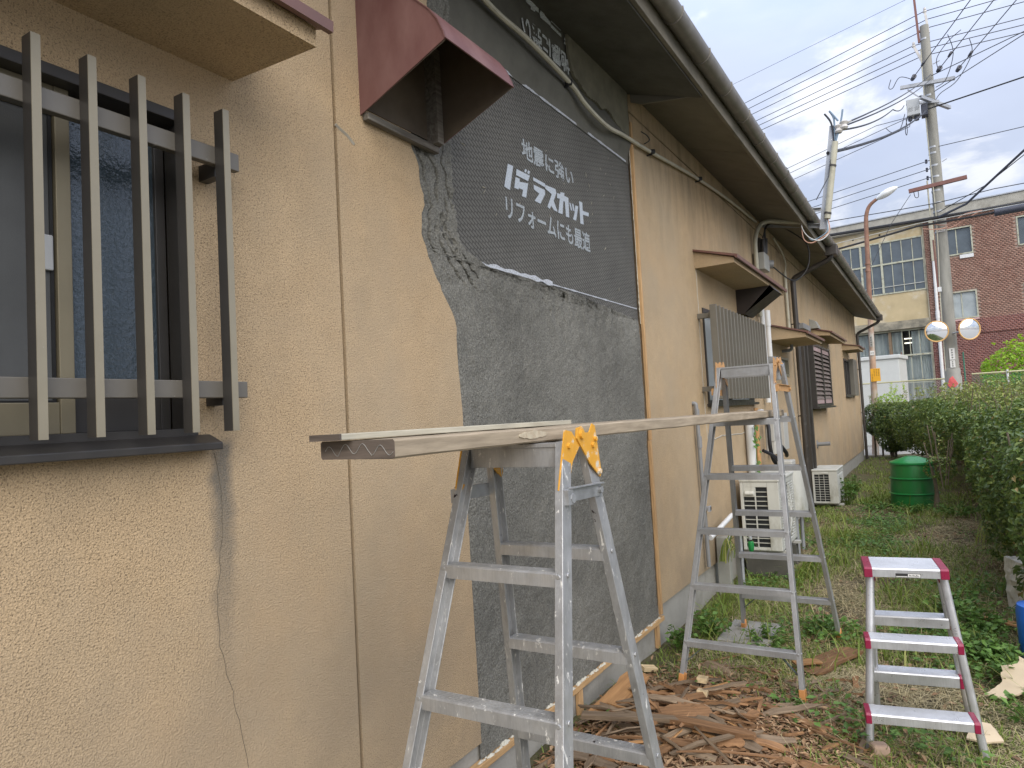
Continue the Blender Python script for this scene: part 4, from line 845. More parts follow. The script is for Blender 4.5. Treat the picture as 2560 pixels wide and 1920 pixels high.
mb = MB(); P = [(pa + d * (.50 + .065 * math.cos(a) * (1 + .25 * noise.noise(Vector((a * 2, 1, 0))))) + sd * (hw + .0032) + Vector((0, 0, .003 + .0095 * math.sin(a) * (1 + .4 * noise.noise(Vector((a * 3, 7, 0))))))) for a in np.linspace(0, 6.1, 26)]
mb.prism(P, -sd * .004); mb.build('mortar_splash', MT['splash'], t)
mb = MB(); wv = [pa - d * .0014 + sd * (-.09 + .19 * i / 40) + Vector((0, 0, .010 * math.sin(i * .62) - .002 + (.004 if 8 < i < 28 else 0))) for i in range(41)]; mb.tube(wv, .0006, 4); mb.build('ring_line', MT['concgrey'], t)
a, b = pa - d * .035 - sd * .052 + Vector((0, 0, ht + .0085)), pa + d * .87 - sd * .030 + Vector((0, 0, ht + .0085)); mb = MB(); mb.beam(a, b, .088, .0125, tuple(sd))
o = mb.build('thin_board', MT['lath'], None, bevel=.0015, origin=tuple(a)); tag(o, 'thin pale board lying on top of the plank near its free end', 'board')
mb = MB(); mb.beam(a - d * .0012, a + d * .004, .0885, .013, tuple(sd)); mb.build('board_end', MT['plank_end'], o)

# ------------------------------------------------------------------ small step stool
so = Vector((1.47, 3.5, 0)); t = thing('step_stool', 'small bright aluminium step stool with magenta plastic end caps standing on the grass', 'step stool', tuple(so))
FLt, FLb, FRt, FRb = Vector((1.318, 3.47, .775)), Vector((1.270, 3.335, 0)), Vector((1.588, 3.51, .775)), Vector((1.690, 3.485, 0))
BLt, BLb, BRt, BRb = Vector((1.304, 3.575, .775)), Vector((1.272, 3.765, 0)), Vector((1.574, 3.62, .775)), Vector((1.655, 3.84, 0))
for p, q, sgn in ((FLt, FLb, -1), (FRt, FRb, 1), (BLt, BLb, -1), (BRt, BRb, 1)):
    mb = MB(); dd = (q - p).normalized(); a = Vector((sgn, 0, 0)); a = (a - dd * a.dot(dd)).normalized(); b = dd.cross(a); pr = []
    for k in range(14): an = 2 * math.pi * k / 14; pr.append((.0165 * (abs(math.cos(an)) ** .55) * (1 if math.cos(an) > 0 else -1), .0245 * (abs(math.sin(an)) ** .55) * (1 if math.sin(an) > 0 else -1)))
    mb.prism([p + a * u + b * v for u, v in pr], q - p); o = mb.build('leg', MT['alu_new'], t, smooth=True)
    mb = MB(); mb.beam(q - dd * .03, q + dd * .006, .030, .054, tuple(a)); mb.build('foot_cap', MT['magenta'], o, bevel=.004)
def tread(l, r, depth, h, z, dirv, ovh, cw=.029):
    """l, r: front upper edge ends"""
    l, r = Vector(l), Vector(r); u = (r - l).normalized(); v = Vector((-u.y, u.x, 0)) * dirv; mb = MB()
    c0 = l + u * (cw - .001); L = (r - l).length - 2 * cw + .002
    pr = [(0, -h), (0, -.006), (.004, 0), (depth - .004, 0), (depth, -.006), (depth, -h), (depth - .004, -h), (depth - .004, -.006), (.004, -.006), (.004, -h)]
    mb.add([c0 + u * (L * s) + v * a + Vector((0, 0, b)) for s in (0, 1) for a, b in pr], [(i, (i + 1) % 10, 10 + (i + 1) % 10, 10 + i) for i in range(10)] + [(0, 1, 8, 9), (1, 2, 3, 8), (3, 4, 7, 8), (4, 5, 6, 7)])
    for k in range(int(depth / .012)): a = .010 + k * .012; mb.add([c0 + u * (L * s) + v * (a + e) + Vector((0, 0, b)) for s in (0, 1) for e, b in ((0, .0002), (.002, .0014), (.005, .0014), (.007, .0002))], [(0, 1, 5, 4), (1, 2, 6, 5), (2, 3, 7, 6)])
    o = mb.build('tread', MT['alu_new'], t)
    for s0, s1 in ((-.004, cw), ((r - l).length - cw, (r - l).length + .004)):
        mb = MB(); p = l + u * s0; w = s1 - s0
        mb.prism([p + v * a + Vector((0, 0, b)) for a, b in ((-.003, -h - .003), (-.003, -.005), (.004, .003), (depth - .004, .003), (depth + .003, -.005), (depth + .003, -h - .003))], u * w); mb.build('end_cap', MT['magenta'], o, bevel=.003)
    return o
top = tread((1.302, 3.408, .790), (1.612, 3.450, .790), .235, .038, .79, 1, 0)
tread((1.300, 3.245, .530), (1.640, 3.297, .530), .10, .036, .53, 1, 0, .018); tread((1.290, 3.155, .260), (1.672, 3.222, .260), .105, .036, .26, 1, 0, .018)
tread((1.285, 3.612, .530), (1.612, 3.662, .530), .085, .044, .53, 1, 0, .012); tread((1.262, 3.652, .262), (1.632, 3.710, .262), .085, .048, .26, 1, 0, .012)
for p, q in ((FLt, BLt), (FRt, BRt)):
    for dx in (0,): mb = MB(); u = (p - q).normalized(); mb.prism([p + u * .03 + Vector((-.016, 0, .006)), p + u * .03 + Vector((.016, 0, .006)), p + u * .02 + Vector((.016, 0, -.055)), p + u * .02 + Vector((-.016, 0, -.055))], (q - p) - u * .06); mb.build('corner_cap', MT['magenta'], t, bevel=.010)
mb = MB(); u = Vector((.9909, .1343, 0)); c = Vector((1.302, 3.408, .790)) + u * .117 + Vector((.0001, -.0012, 0)); 
def lab(x0, x1, z0, z1, e, m): mm = MB(); mm.add([c + u * a + Vector((0, -e, z)) for a, z in ((x0, z0), (x1, z0), (x1, z1), (x0, z1))], [(0, 1, 2, 3)]); return mm.build('label_print', MT[m], top)
lab(0, .095, -.036, -.020, 0, 'black_ink'); lab(.002, .045, -.0345, -.0315, .0006, 'paper'); lab(.047, .093, -.0345, -.0215, .0006, 'paper')
mm = MB()
for k in range(9): mm.add([c + u * a + Vector((0, -.0012, z)) for a, z in ((.052 + k * .0042, -.031), (.0545 + k * .0042, -.031), (.0545 + k * .0042, -.024 - .002 * (k % 3)), (.052 + k * .0042, -.024 - .002 * (k % 3)))], [(0, 1, 2, 3)])
mm.build('label_print', MT['black_ink'], top)

# ------------------------------------------------------------------ air conditioner outdoor units
def ac(label, x0, x1, y0, y1, z0, z1, loc, style):
    t = thing('air_conditioner', label, 'air conditioner', (x0, y0, z0), group='air conditioner outdoor units by the house wall')
    W, L, H = x1 - x0, y1 - y0, z1 - z0
    mb = MB(); e = .008
    # shell: side faces as frames, top lid, corner post
    fx = W * (.70 if style == 'big' else .66)                   # grille spans from x0+.03 to x0+fx
    mb.box(x0, x0 + .028, y0, y0 + .02, z0, z1 - .03).box(x0 + fx, x1, y0, y0 + .06, z0, z1 - .03).box(x0 + .028, x0 + fx, y0, y0 + .012, z1 - .075, z1 - .03).box(x0 + .028, x0 + fx, y0, y0 + .012, z0, z0 + .025)
    mb.box(x0, x1 - .02, y1 - .02, y1, z0, z1 - .03).box(x0, x0 + .01, y0 + .02, y1 - .02, z0, z1 - .03)
    mb.box(x1 - .018, x1, y0 + .06, y1, z0, z0 + .03).box(x1 - .018, x1, y1 - .06, y1, z0 + .03, z1 - .03).box(x1 - .018, x1, y0 + .06, y1 - .06, z1 - .075, z1 - .03)
    mb.box(x0 + .02, x1 - .02, y0 + .02, y1 - .02, z0 - .01, z0 + .01)
    mb.build('casing', MT['cream'], t, bevel=.006)
    mb = MB(); mb.box(x0 - .006, x1 + .008, y0 - .008, y1 + .006, z1 - .03, z1); mb.build('lid', MT['cream'], t, bevel=.010)
    mb = MB(); mb.box(x0 + .03, x0 + fx - .002, y0 + .020, y0 + .03, z0 + .02, z1 - .07).box(x1 - .045, x1 - .035, y0 + .07, y1 - .07, z0 + .03, z1 - .075); mb.build('coil', MT['coil'], t)
    # side grille bars
    z_lo, z_hi = z0 + .025, z1 - .075; n = 13 if style == 'big' else 11; cols = 2 if style == 'big' else 3
    gm = MB(); gm.box(x0 + .028, x0 + fx, y0 + .001, y0 + .009, z_lo, z_lo + .004); g = gm.build('side_grille', MT['cream'], t)
    xs = [x0 + .028 + (fx - .028) * i / cols for i in range(1, cols)]
    for x in xs: m2 = MB(); m2.box(x - .005 if style == 'big' else x - .003, x + .005 if style == 'big' else x + .003, y0 + .000, y0 + .012, z_lo, z_hi); m2.build('grille_post', MT['cream'], g)
    b0 = None
    for k in range(1, n):
        z = z_lo + (z_hi - z_lo) * k / n
        if b0 is None: m2 = MB(); hh = .0034 if style == 'big' else .0026; m2.box(x0 + .028, x0 + fx, y0 + .002, y0 + .010, z - hh, z + hh); b0 = m2.build('grille_bar', MT['cream'], g); zb = z
        else: dup(b0, g, (0, 0, z - zb))
    m2 = MB()
    if style == 'big': m2.box(x0 + .030, x0 + .028 + (fx - .028) / 2, y0 - .001, y0 + .016, z_hi - .080, z_hi + .001); m2.build('handle_plate', MT['cream'], g); m2 = MB(); m2.prism([(x0 + .045, y0 - .002, z_hi - .03), (x0 + .045, y0 - .026, z_hi - .05), (x0 + .045, y0 - .026, z_hi - .062), (x0 + .045, y0 - .002, z_hi - .062)], (.075, 0, 0)); m2.build('handle', MT['cream'], g, bevel=.003)
    else: m2.box(x0 + .13, x0 + .20, y0 - .012, y0 + .002, z_hi + .012, z_hi + .030); m2.build('handle', MT['cream'], g, bevel=.003)
    # fan face towards the yard
    fm = MB(); cy, cz = (y0 + y1) / 2 + .02, (z0 + z1) / 2 - .02; rr = min(L, H) * .40
    if style == 'big':
        m2 = MB(); nrib = 22
        for k in range(nrib):
            z = z0 + .04 + (H - .13) * k / (nrib - 1); dz = abs(z - cz); half = math.sqrt(max(0, rr ** 2 - dz ** 2)) if dz < rr else 0
            for a, b in ((y0 + .062, cy - half - .004), (cy + half + .004, y1 - .062)):
                if b - a > .01: m2.prism([(x1 - .018, a, z - .010), (x1 + .002, a, z - .004), (x1 + .002, a, z + .004), (x1 - .018, a, z + .010)], (0, b - a, 0))
        m2.build('ribbed_front', MT['cream'], t)
        ring = MB()
        for k in range(1, 9): r = rr * k / 8; ring.tube([(x1 + .002 - .018 * (k / 8) ** 4, cy + r * math.cos(a), cz + r * math.sin(a)) for a in np.linspace(0, 2 * math.pi, 37)], .0032, 4, False)
        fg = ring.build('fan_grille', MT['cream'], t); sp = None
        for k in range(24): a = 2 * math.pi * k / 24; m2 = MB(); m2.tube([(x1 + .002, cy + rr * .2 * math.cos(a), cz + rr * .2 * math.sin(a)), (x1 - .004, cy + rr * math.cos(a + .35), cz + rr * math.sin(a + .35))], .0032, 4); m2.build('grille_spoke', MT['cream'], fg)
        m2 = MB(); m2.tube([(x1 - .002, cy, cz), (x1 + .006, cy, cz)], rr * .2, 16); m2.build('fan_hub', MT['cream_d'], fg)
    else:
        sl = None
        for k in range(20):
            z = z0 + .05 + (H - .14) * k / 19
            if sl is None: m2 = MB(); m2.prism([(x1 - .018, y0 + .062, z - .006), (x1 + .006, y0 + .062, z - .010), (x1 + .006, y0 + .062, z - .004), (x1 - .018, y0 + .062, z + .004)], (0, L - .125, 0)); sl = m2.build('front_slat', MT['cream'], t); zb = z
            else: dup(sl, t, (0, 0, z - zb))
    for y in (y0 + .12, y1 - .12): m2 = MB(); m2.box(x0 - .02, x1 + .05, y - .03, y + .03, z0 - .035, z0 - .010); m2.build('foot_rail', MT['cream_d'], t)
    return t
ac('cream air conditioner unit with ribbed fan side, standing behind the far stepladder', .080, .408, 6.36, 7.10, .255, .880, 0, 'big')
ac('small grey cream air conditioner unit nearest the green bin, side grille facing the camera', .030, .362, 10.85, 11.60, .075, .560, 0, 'small')
for i, (y, lb) in enumerate(((6.48, 'grey hollow concrete block under the near end of the ribbed air conditioner'), (6.98, 'grey hollow concrete block under the far end of the ribbed air conditioner'))):
    mb = MB(); x0, x1, y0, y1, z0, z1 = .08, .42, y - .07, y + .07, .0, .215
    mb.box(x0, x1, y0, y0 + .03, z0, z1).box(x0, x1, y1 - .03, y1, z0, z1).box(x0, x1, y0 + .03, y1 - .03, z0, z0 + .04).box(x0, x1, y0 + .03, y1 - .03, z1 - .04, z1)
    for k in range(4): x = x0 + (x1 - x0 - .03) * k / 3; mb.box(x, x + .03, y0 + .03, y1 - .03, z0 + .04, z1 - .04)
    tag(mb.build('concrete_block', MT['concdark'], None, origin=(.26, y, 0)), lb, 'concrete block', 'concrete blocks carrying the air conditioner')
mb = MB(); mb.box(.30, .62, 4.55, 5.02, -.03, .035); tag(mb.build('concrete_slab', MT['concgrey'], None, bevel=.01, origin=(.46, 4.8, 0)), 'flat concrete slab lying in the grass under the far stepladder', 'slab')
# rounded cream tank behind the unit
t = thing('boiler_casing', 'cream rounded appliance casing standing just behind the ribbed air conditioner', 'water heater', (.25, 7.45, .42))
mb = MB(); pr = []
for k in range(20): a = 2 * math.pi * k / 20; pr.append((.245 + .20 * (abs(math.cos(a)) ** .6) * (1 if math.cos(a) > 0 else -1), 7.55 + .24 * (abs(math.sin(a)) ** .6) * (1 if math.sin(a) > 0 else -1)))
mb.prism([(x, y, .42) for x, y in pr], (0, 0, .44)); mb.build('body', MT['cream'], t, smooth=True, bevel=.03)
mb = MB(); mb.box(.08, .40, 7.35, 7.62, .862, .90).box(.22, .36, 7.38, 7.6, .90, .955); mb.build('top_cover', MT['cream_d'], t, bevel=.012)
mb = MB()
for x, y in ((.12, 7.4), (.36, 7.4), (.12, 7.7), (.36, 7.7)): mb.tube([(x, y, 0), (x, y, .42)], .018, 8)
mb.build('stand', MT['galv'], t)
# white drain post, sloping pipe and tap on the wall side
mb = MB(); mb.box(.015, .115, 5.72, 5.80, -.02, .475); tag(mb.build('white_post', MT['meter'], None, bevel=.006, origin=(.065, 5.76, 0)), 'pale square post standing against the foundation in front of the air conditioner', 'post')
mb = MB(); mb.tube([(.06, 5.42, .52), (.10, 5.95, .62)], .020, 10); tag(mb.build('sloping_pipe', MT['white_pvc'], None, smooth=True, origin=(.06, 5.42, .52)), 'white plastic pipe sloping up along the wall among long grass', 'pipe')
t = thing('garden_tap', 'weathered green garden tap in front of the ribbed air conditioner grille', 'tap', (.19, 5.98, 0))
mb = MB(); mb.tube([(.15, 5.98, 0), (.15, 5.98, .46)], .014, 8).tube(smooth_corner([(.15, 5.98, .46), (.23, 5.96, .46), (.235, 5.96, .42)], .02), .014, 8); mb.build('tap_pipe', MT['galv'], t, smooth=True)
mb = MB(); mb.lathe([(.018, .405), (.024, .40), (.026, .37), (.022, .34), (.016, .325)], (.235, 5.96, 0), 12); mb.build('hose_end', MT['green_rim'], t, smooth=True)

# ------------------------------------------------------------------ green composter
cx, cy = 1.285, 11.22; t = thing('composter', 'green plastic garden composter bin with two raised bands and a sloping lid', 'compost bin', (cx, cy, 0))
mb = MB(); prof = [(.300, -.02)]
for z, r in ((.0, .300), (.185, .292), (.190, .303), (.206, .303), (.211, .290), (.395, .280), (.400, .291), (.416, .291), (.421, .278), (.585, .266), (.600, .262)): prof.append((r, z))
mb.lathe(prof, (cx, cy, 0), 48); mb.build('body', MT['green'], t, smooth=True)
mb = MB(); mb.lathe([(.262, .596), (.279, .598), (.281, .622), (.272, .632), (.20, .658), (.11, .690), (.075, .700), (.070, .694), (.0, .690)], (cx, cy, 0), 48, False); mb.build('lid', MT['green_rim'], t, smooth=True)
for z in (.198, .408): mb = MB(); r = .305 if z < .3 else .293; mb.tube([(cx + r * math.cos(a), cy + r * math.sin(a), z) for a in np.linspace(0, 2 * math.pi, 49)], .008, 6, False); mb.build('band', MT['green_rim'], t, smooth=True)
mb = MB(); mb.tube([(cx - .05, cy - .05, .70), (cx + .05, cy - .05, .70)], .012, 8).box(cx - .055, cx + .055, cy - .02, cy + .05, .688, .703); mb.build('knob', MT['green'], t)

# ------------------------------------------------------------------ wood debris
def scrap(seed, L, w, th, bend=.02, thing_mat='scrap'):
    r = random.Random(seed); mb = MB(); n = 7; vs = []
    for i in range(n + 1):
        u = i / n; x = (u - .5) * L; taper = 1.0 if .12 < u < .88 else r.uniform(.25, .95)
        j0, j1 = r.uniform(-.14, .10) * w, r.uniform(-.10, .14) * w
        z = bend * math.sin(u * math.pi * r.uniform(.9, 1.1)) * r.uniform(.8, 1.2); tw = .10 * (u - .5) * r.uniform(-1, 1)
        y0, y1 = -w / 2 * taper + j0, w / 2 * taper + j1
        jx = r.uniform(-.05, .05) * L if i in (0, n) else 0
        for y, dz in ((y0, -th / 2), (y1, -th / 2), (y1 + jx * .02, th / 2), (y0, th / 2)): vs.append((x + (jx if dz > 0 else -jx * .6), y, z + dz + y * tw))
    fs = [(i * 4 + k, i * 4 + (k + 1) % 4, (i + 1) * 4 + (k + 1) % 4, (i + 1) * 4 + k) for i in range(n) for k in range(4)] + [(3, 2, 1, 0), tuple(n * 4 + k for k in range(4))]
    mb.add(vs, fs); return mb
protos = []
for k in range(30):
    L = rnd.choice([.10, .15, .20, .26, .32, .42]) * rnd.uniform(.8, 1.2); w = rnd.choice([.010, .014, .020, .030, .044]) * rnd.uniform(.8, 1.2)
    me = scrap(k, L, w, rnd.uniform(.005, .013), rnd.uniform(-.006, .020)); m = rnd.choice(['scrap', 'scrap', 'scrap', 'scrap_grey', 'scrap_orange', 'scrap_grey'])
    o = me.build('wood_scrap', MT[m], None); protos.append((o, L, w, m))
SCL = {'scrap': 'splintered dark brown wood strip in the debris heap by the foundation', 'scrap_grey': 'greyish brown splintered wood strip in the debris heap by the foundation', 'scrap_orange': 'orange brown splintered wood strip in the debris heap by the foundation'}
placed = 0; usedp = set()
while placed < 285:
    k = rnd.randrange(30); o, L, w, m = protos[k]
    if placed < 200: x, y = rnd.gauss(.52, .30), rnd.gauss(3.12, .36)
    else: x, y = rnd.uniform(.1, 1.25), rnd.uniform(2.55, 4.3)
    if not (.06 < x < 1.35 and 2.3 < y < 4.25) or (x - .2 < 0 and abs(math.sin(0)) > 1): continue
    dens = math.exp(-(((x - .55) / .50) ** 2 + ((y - 3.1) / .55) ** 2)); yaw = rnd.gauss(.25, .75)
    if x - abs(math.cos(yaw)) * L / 2 < .02: continue
    c = o if k not in usedp else o.copy()
    if k in usedp: COL.objects.link(c)
    usedp.add(k)
    c.location = (x, y, gz(x, y) + .010 + rnd.uniform(.0, .065) * dens); c.rotation_euler = (rnd.gauss(0, .32), rnd.gauss(0, .10), yaw); c['o0'] = tuple(c.location)
    ln = 'long' if L > .33 else 'short' if L < .2 else 'middling'; wd = 'broad' if w > .042 else 'narrow'; cl = {'scrap': 'dark brown', 'scrap_grey': 'greyish brown', 'scrap_orange': 'orange brown'}[m]
    pl = 'beside the foundation' if x < .33 else 'under the far ladder front legs' if y > 3.62 else 'at the stool side of the heap' if x > .88 else 'beside the closer ladder leg' if y < 2.92 else 'in the middle of the debris heap'
    dr = 'pointing wallwards' if abs(math.sin(yaw)) < .45 else 'lying lengthwise' if abs(math.sin(yaw)) > .85 else 'lying slantwise'
    tag(c, f'{ln} {wd} {cl} wood splinter {dr} {pl}', 'wood scrap', f'{cl} wood splinters {pl}'); placed += 1
for k in range(30):
    if k not in usedp: bpy.data.objects.remove(protos[k][0])
def piece(name, label, cat, L, w, th, x, y, z, yaw, mat, seed, rx=0., ry=0., bend=.004):
    o = scrap(seed, L, w, th, bend).build(name, MT[mat], None); o.location = (x, y, gz(x, y) + z); o.rotation_euler = (rx, ry, yaw); o['o0'] = tuple(o.location); return tag(o, label, cat)
piece('wood_board', 'broad clean orange brown board leaning in the debris against the foundation', 'board', .46, .105, .014, .165, 3.30, .07, 1.45, 'scrap_orange', 101, .30, -.12)
piece('wood_board', 'long greyish brown split board across the middle of the debris heap', 'board', .50, .055, .020, .63, 3.02, .075, -.02, 'scrap', 102)
piece('wood_board', 'long narrow grey brown plank strip with light upper edge in the debris heap', 'board', .52, .045, .018, .38, 2.98, .085, .28, 'scrap_grey', 103)
piece('wood_board', 'wide thin buff sheet of split wood in the debris heap', 'board', .22, .16, .006, .55, 3.12, .075, .55, 'scrap', 104)
piece('wood_board', 'broad rotten brown board lying in the grass behind the far stepladder leg', 'board', .52, .14, .014, 1.00, 4.40, .03, 1.15, 'scrap', 105)
piece('wood_board', 'brown board sliver lying crossways near the far ladder right foot', 'board', .34, .04, .012, .96, 3.40, .03, -.55, 'scrap', 106)
for k, (x, y, yaw, L, w, lb) in enumerate(((.490, 3.60, 1.75, .10, .050, 'small pale cut timber block in the debris heap, far one of two in line'), (.548, 3.40, 1.75, .075, .050, 'small pale cut timber block in the debris heap, near one of two in line'), (.10, 3.86, .9, .09, .05, 'pale broken timber end beside the foundation behind the debris'))):
    mb = MB(); mb.box(-L / 2, L / 2, -w / 2, w / 2, -.012, .012); o = mb.build('timber_offcut', MT['scrap_pale'], None, bevel=.001); o.location = (x, y, gz(x, y) + .065 if k < 2 else gz(x, y) + .03); o.rotation_euler = (.1, .2, yaw); o['o0'] = tuple(o.location); tag(o, lb, 'timber offcut')
piece('wood_board', 'split brown plank piece in the weeds right of the step stool, below the white block', 'board', .36, .075, .010, 1.90, 5.45, .05, -.5, 'scrap_orange', 107)
piece('wood_board', 'thin orange brown wood sliver under the step stool middle treads', 'board', .28, .035, .010, 1.52, 4.45, .03, .25, 'scrap_orange', 108)
piece('wood_board', 'thin brown wood sliver on the ground under the step stool lowest tread', 'board', .26, .04, .010, 1.50, 3.72, .03, -.1, 'scrap_orange', 109)
piece('wood_board', 'short orange wood scrap near the near right leg of the far stepladder', 'board', .16, .07, .010, .90, 4.25, .05, .6, 'scrap_orange', 110)
# torn board sheets, stone, block, blue thing
def torn(name, label, cat, pts, th, loc, rot, mat, jag=.012):
    P = []
    for i in range(len(pts)):
        a, b = Vector((*pts[i], 0)), Vector((*pts[(i + 1) % len(pts)], 0)); n = max(1, int((b - a).length / .02))
        for j in range(n): p = a.lerp(b, j / n); P.append(Vector((p.x + noise.noise(p * 40) * jag, p.y + noise.noise(p * 40 + Vector((0, 5, 0))) * jag, .012 * noise.noise(p * 6))))
    mb = MB(); mb.prism(P, (0, 0, th)); o = mb.build(name, MT[mat], None); o.location = loc; o.rotation_euler = rot; o['o0'] = tuple(loc); return tag(o, label, cat)
torn('torn_board', 'large ragged buff sheet of torn board lying in the weeds at the right edge', 'torn board', [(-.20, -.12), (-.10, -.02), (-.08, .10), (.0, .12), (.02, .17), (.06, .12), (.20, .12), (.28, .02), (.22, -.05), (.05, -.06), (-.12, -.15)], .008, (1.90, 4.32, .085), (.30, -.12, .1), 'kraft')
torn('torn_board', 'small torn buff sheet beside the right foot of the step stool', 'torn board', [(-.07, -.05), (.0, .08), (.06, .06), (.07, -.05), (.0, -.07)], .008, (1.68, 3.66, .05), (.2, .1, .3), 'kraft', .006)
mb = MB(); mb.box(1.275, 1.345, 3.275, 3.335, .0, .085); o = mb.build('broken_stone', MT['stone'], None, bevel=.012, origin=(1.31, 3.305, 0)); o.rotation_euler = (0, .05, .5); tag(o, 'pinkish broken stone at the left foot of the step stool', 'stone')
def blockf(u, v):
    pass
t = None; mb = MB(); n = 26
pts = [(1.965, 6.03), (2.30, 5.90), (2.36, 6.02), (2.03, 6.16)]
mb.prism([(1.97, 6.02, -.01), (2.02, 5.88, -.01), (2.14, 5.90, -.01), (2.20, 6.10, -.01), (2.02, 6.14, -.01)], (0, 0, .10)); 
mb.v = []; mb.f = []
base = [(1.955, 6.05), (2.04, 5.80), (2.11, 5.82), (2.035, 6.06)]
mb.prism([(a, b, -.02) for a, b in base], (0, 0, .38)); mb.prism([(2.04, 6.065, -.02), (2.11, 5.86, -.02), (2.45, 5.98, -.02), (2.38, 6.18, -.02)], (0, 0, .34))
o = mb.build('foam_block', MT['foam'], None, origin=(2.1, 6.0, 0)); md = o.modifiers.new('sub', 'SUBSURF'); md.subdivision_type = 'SIMPLE'; md.levels = 4; md.render_levels = 4
tx = bpy.data.textures.new('rough', 'CLOUDS'); tx.noise_scale = .05; dm = o.modifiers.new('disp', 'DISPLACE'); dm.texture = tx; dm.strength = .035; dm.mid_level = .5
tag(o, 'rough white broken block standing at the foot of the hedge at the right edge', 'block')
mb = MB(); mb.lathe([(.0, .0), (.10, .0), (.12, .04), (.125, .30), (.118, .34), (.05, .36), (.0, .36)], (2.040, 4.80, 0), 20, False); o = mb.build('blue_container', MT['blue'], None, smooth=True, origin=(2.040, 4.80, 0)); tag(o, 'bright blue plastic container cut off by the right edge of the photo', 'container')

# ------------------------------------------------------------------ hedge
def shrub(label, x, y, rx, ry, h, zb, nleaf, lsize, seed, stems=3, group='hedge shrubs along the yard', name='hedge_shrub', mat='hedge', sun_tint=0., twigs=30):
    g = np.random.default_rng(seed); t = thing(name, label, 'shrub', (x, y, 0), group=group); P3 = Vector((x, y, 0))
    zc = (h + zb) / 2; rz = (h - zb) / 2; C = []; Nn = []; nleaf = int(nleaf * (1.55 if mat == 'hedge' else 1)); lsize *= 1.12 if mat == 'hedge' else 1
    lob = [(g.normal(size=3), g.uniform(.6, 1.0)) for _ in range(9)]
    while sum(map(len, C)) < nleaf:
        d = unit(g.normal(size=(nleaf, 3))); p4 = (np.abs(d) ** 3.0).sum(1) ** (-1 / 3.0); d2 = d * p4[:, None]
        bump = np.zeros(len(d))
        for v, a in lob: bump = np.maximum(bump, a * np.exp(-4.5 * (1 - d @ (v / np.linalg.norm(v)))))
        rad = (.82 + .22 * bump) * (1 - np.abs(g.normal(size=len(d))) * .13)
        inner = g.random(len(d)) < .18; rad = np.where(inner, rad * g.uniform(.35, .9, len(d)), rad)
        p = d2 * rad[:, None] * np.array([rx, ry, rz]) + np.array([0, 0, zc])
        ok = np.array([noise.noise(Vector((a * 3.2 + seed, b * 3.2, c * 3.2))) > -.30 for a, b, c in p]) & (p[:, 2] > .03)
        C.append(p[ok]); n = unit(d * .8 + np.array([0, 0, .55]) + g.normal(size=d.shape) * .55); Nn.append(n[ok])
    C = np.concatenate(C)[:nleaf]; Nn = np.concatenate(Nn)[:nleaf]
    rv = np.clip(g.beta(2.0, 3.4, nleaf) * .80 + sun_tint * .20 * g.random(nleaf) + .22 * np.clip((C[:, 2] - h + .22) / .25, 0, 1), 0, 1); rv[g.random(nleaf) < .012] = .97  # sunlight put into the leaf colour: paler crown top, paler leaves on sunlit shrubs
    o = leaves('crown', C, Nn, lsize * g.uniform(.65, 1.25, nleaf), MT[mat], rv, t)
    tw = MB(); LC = []; LN = []; LA = []
    for k in range(twigs):
        a = g.uniform(0, 6.28); r = g.uniform(0, .95); bx, by = rx * r * math.cos(a), ry * r * math.sin(a); z0 = h - .12; L = g.uniform(.10, .34); q = Vector((bx, by, z0)); e = q + Vector((g.normal() * .06, g.normal() * .06, L)); tw.tube([P3 + q, P3 + q.lerp(e, .5) + Vector((g.normal() * .01, g.normal() * .01, 0)), P3 + e], .0022, 4)
        for j in range(int(L / .022)):
            u = g.uniform(.25, 1.0); c = q.lerp(e, u); dn = Vector((g.normal(), g.normal(), .6)).normalized(); LC.append(c + dn * lsize * .4); LN.append(Vector((g.normal(), g.normal(), 1.0)).normalized()); LA.append(dn)
    if twigs: leaves('shoot_leaf', np.array(LC), np.array(LN), lsize * g.uniform(.6, .95, len(LC)), MT[mat], np.clip(.45 + .4 * g.random(len(LC)), 0, 1), t, along=np.array(LA))['kind'] = 'stuff'
    for k in range(stems):
        a = g.uniform(0, 6.28); b = Vector((.10 * math.cos(a), .16 * math.sin(a) * 1.6, -.05)); e = Vector((rx * .5 * math.cos(a), ry * .55 * math.sin(a), h * .78)); m = b.lerp(e, .45) + Vector((g.normal() * .04, g.normal() * .04, 0))
        q = MB(); q.tube(smooth_path([P3 + b, P3 + m, P3 + e], 4), g.uniform(.026, .044), 8, True, .010); ob = q.build('stem', MT['bark'], t, smooth=True)
    if twigs and stems:
        for k in range(10):
            a = g.uniform(0, 6.28); b = Vector((.08 * math.cos(a), .2 * math.sin(a), g.uniform(.25, .6))); e = Vector((rx * .85 * math.cos(a + g.normal() * .4), ry * .85 * math.sin(a + g.normal() * .4), b.z + g.uniform(.2, .7))); tw.tube([P3 + b, P3 + b.lerp(e, .5) + Vector((0, 0, .05)), P3 + e], .007, 5)
    if tw.v: tw.build('twig', MT['bark'], t)['kind'] = 'stuff'
    return t
order = ['nearest', 'second', 'third', 'fourth', 'fifth', 'sixth', 'seventh', 'eighth', 'ninth', 'tenth', 'eleventh', 'twelfth', 'thirteenth']
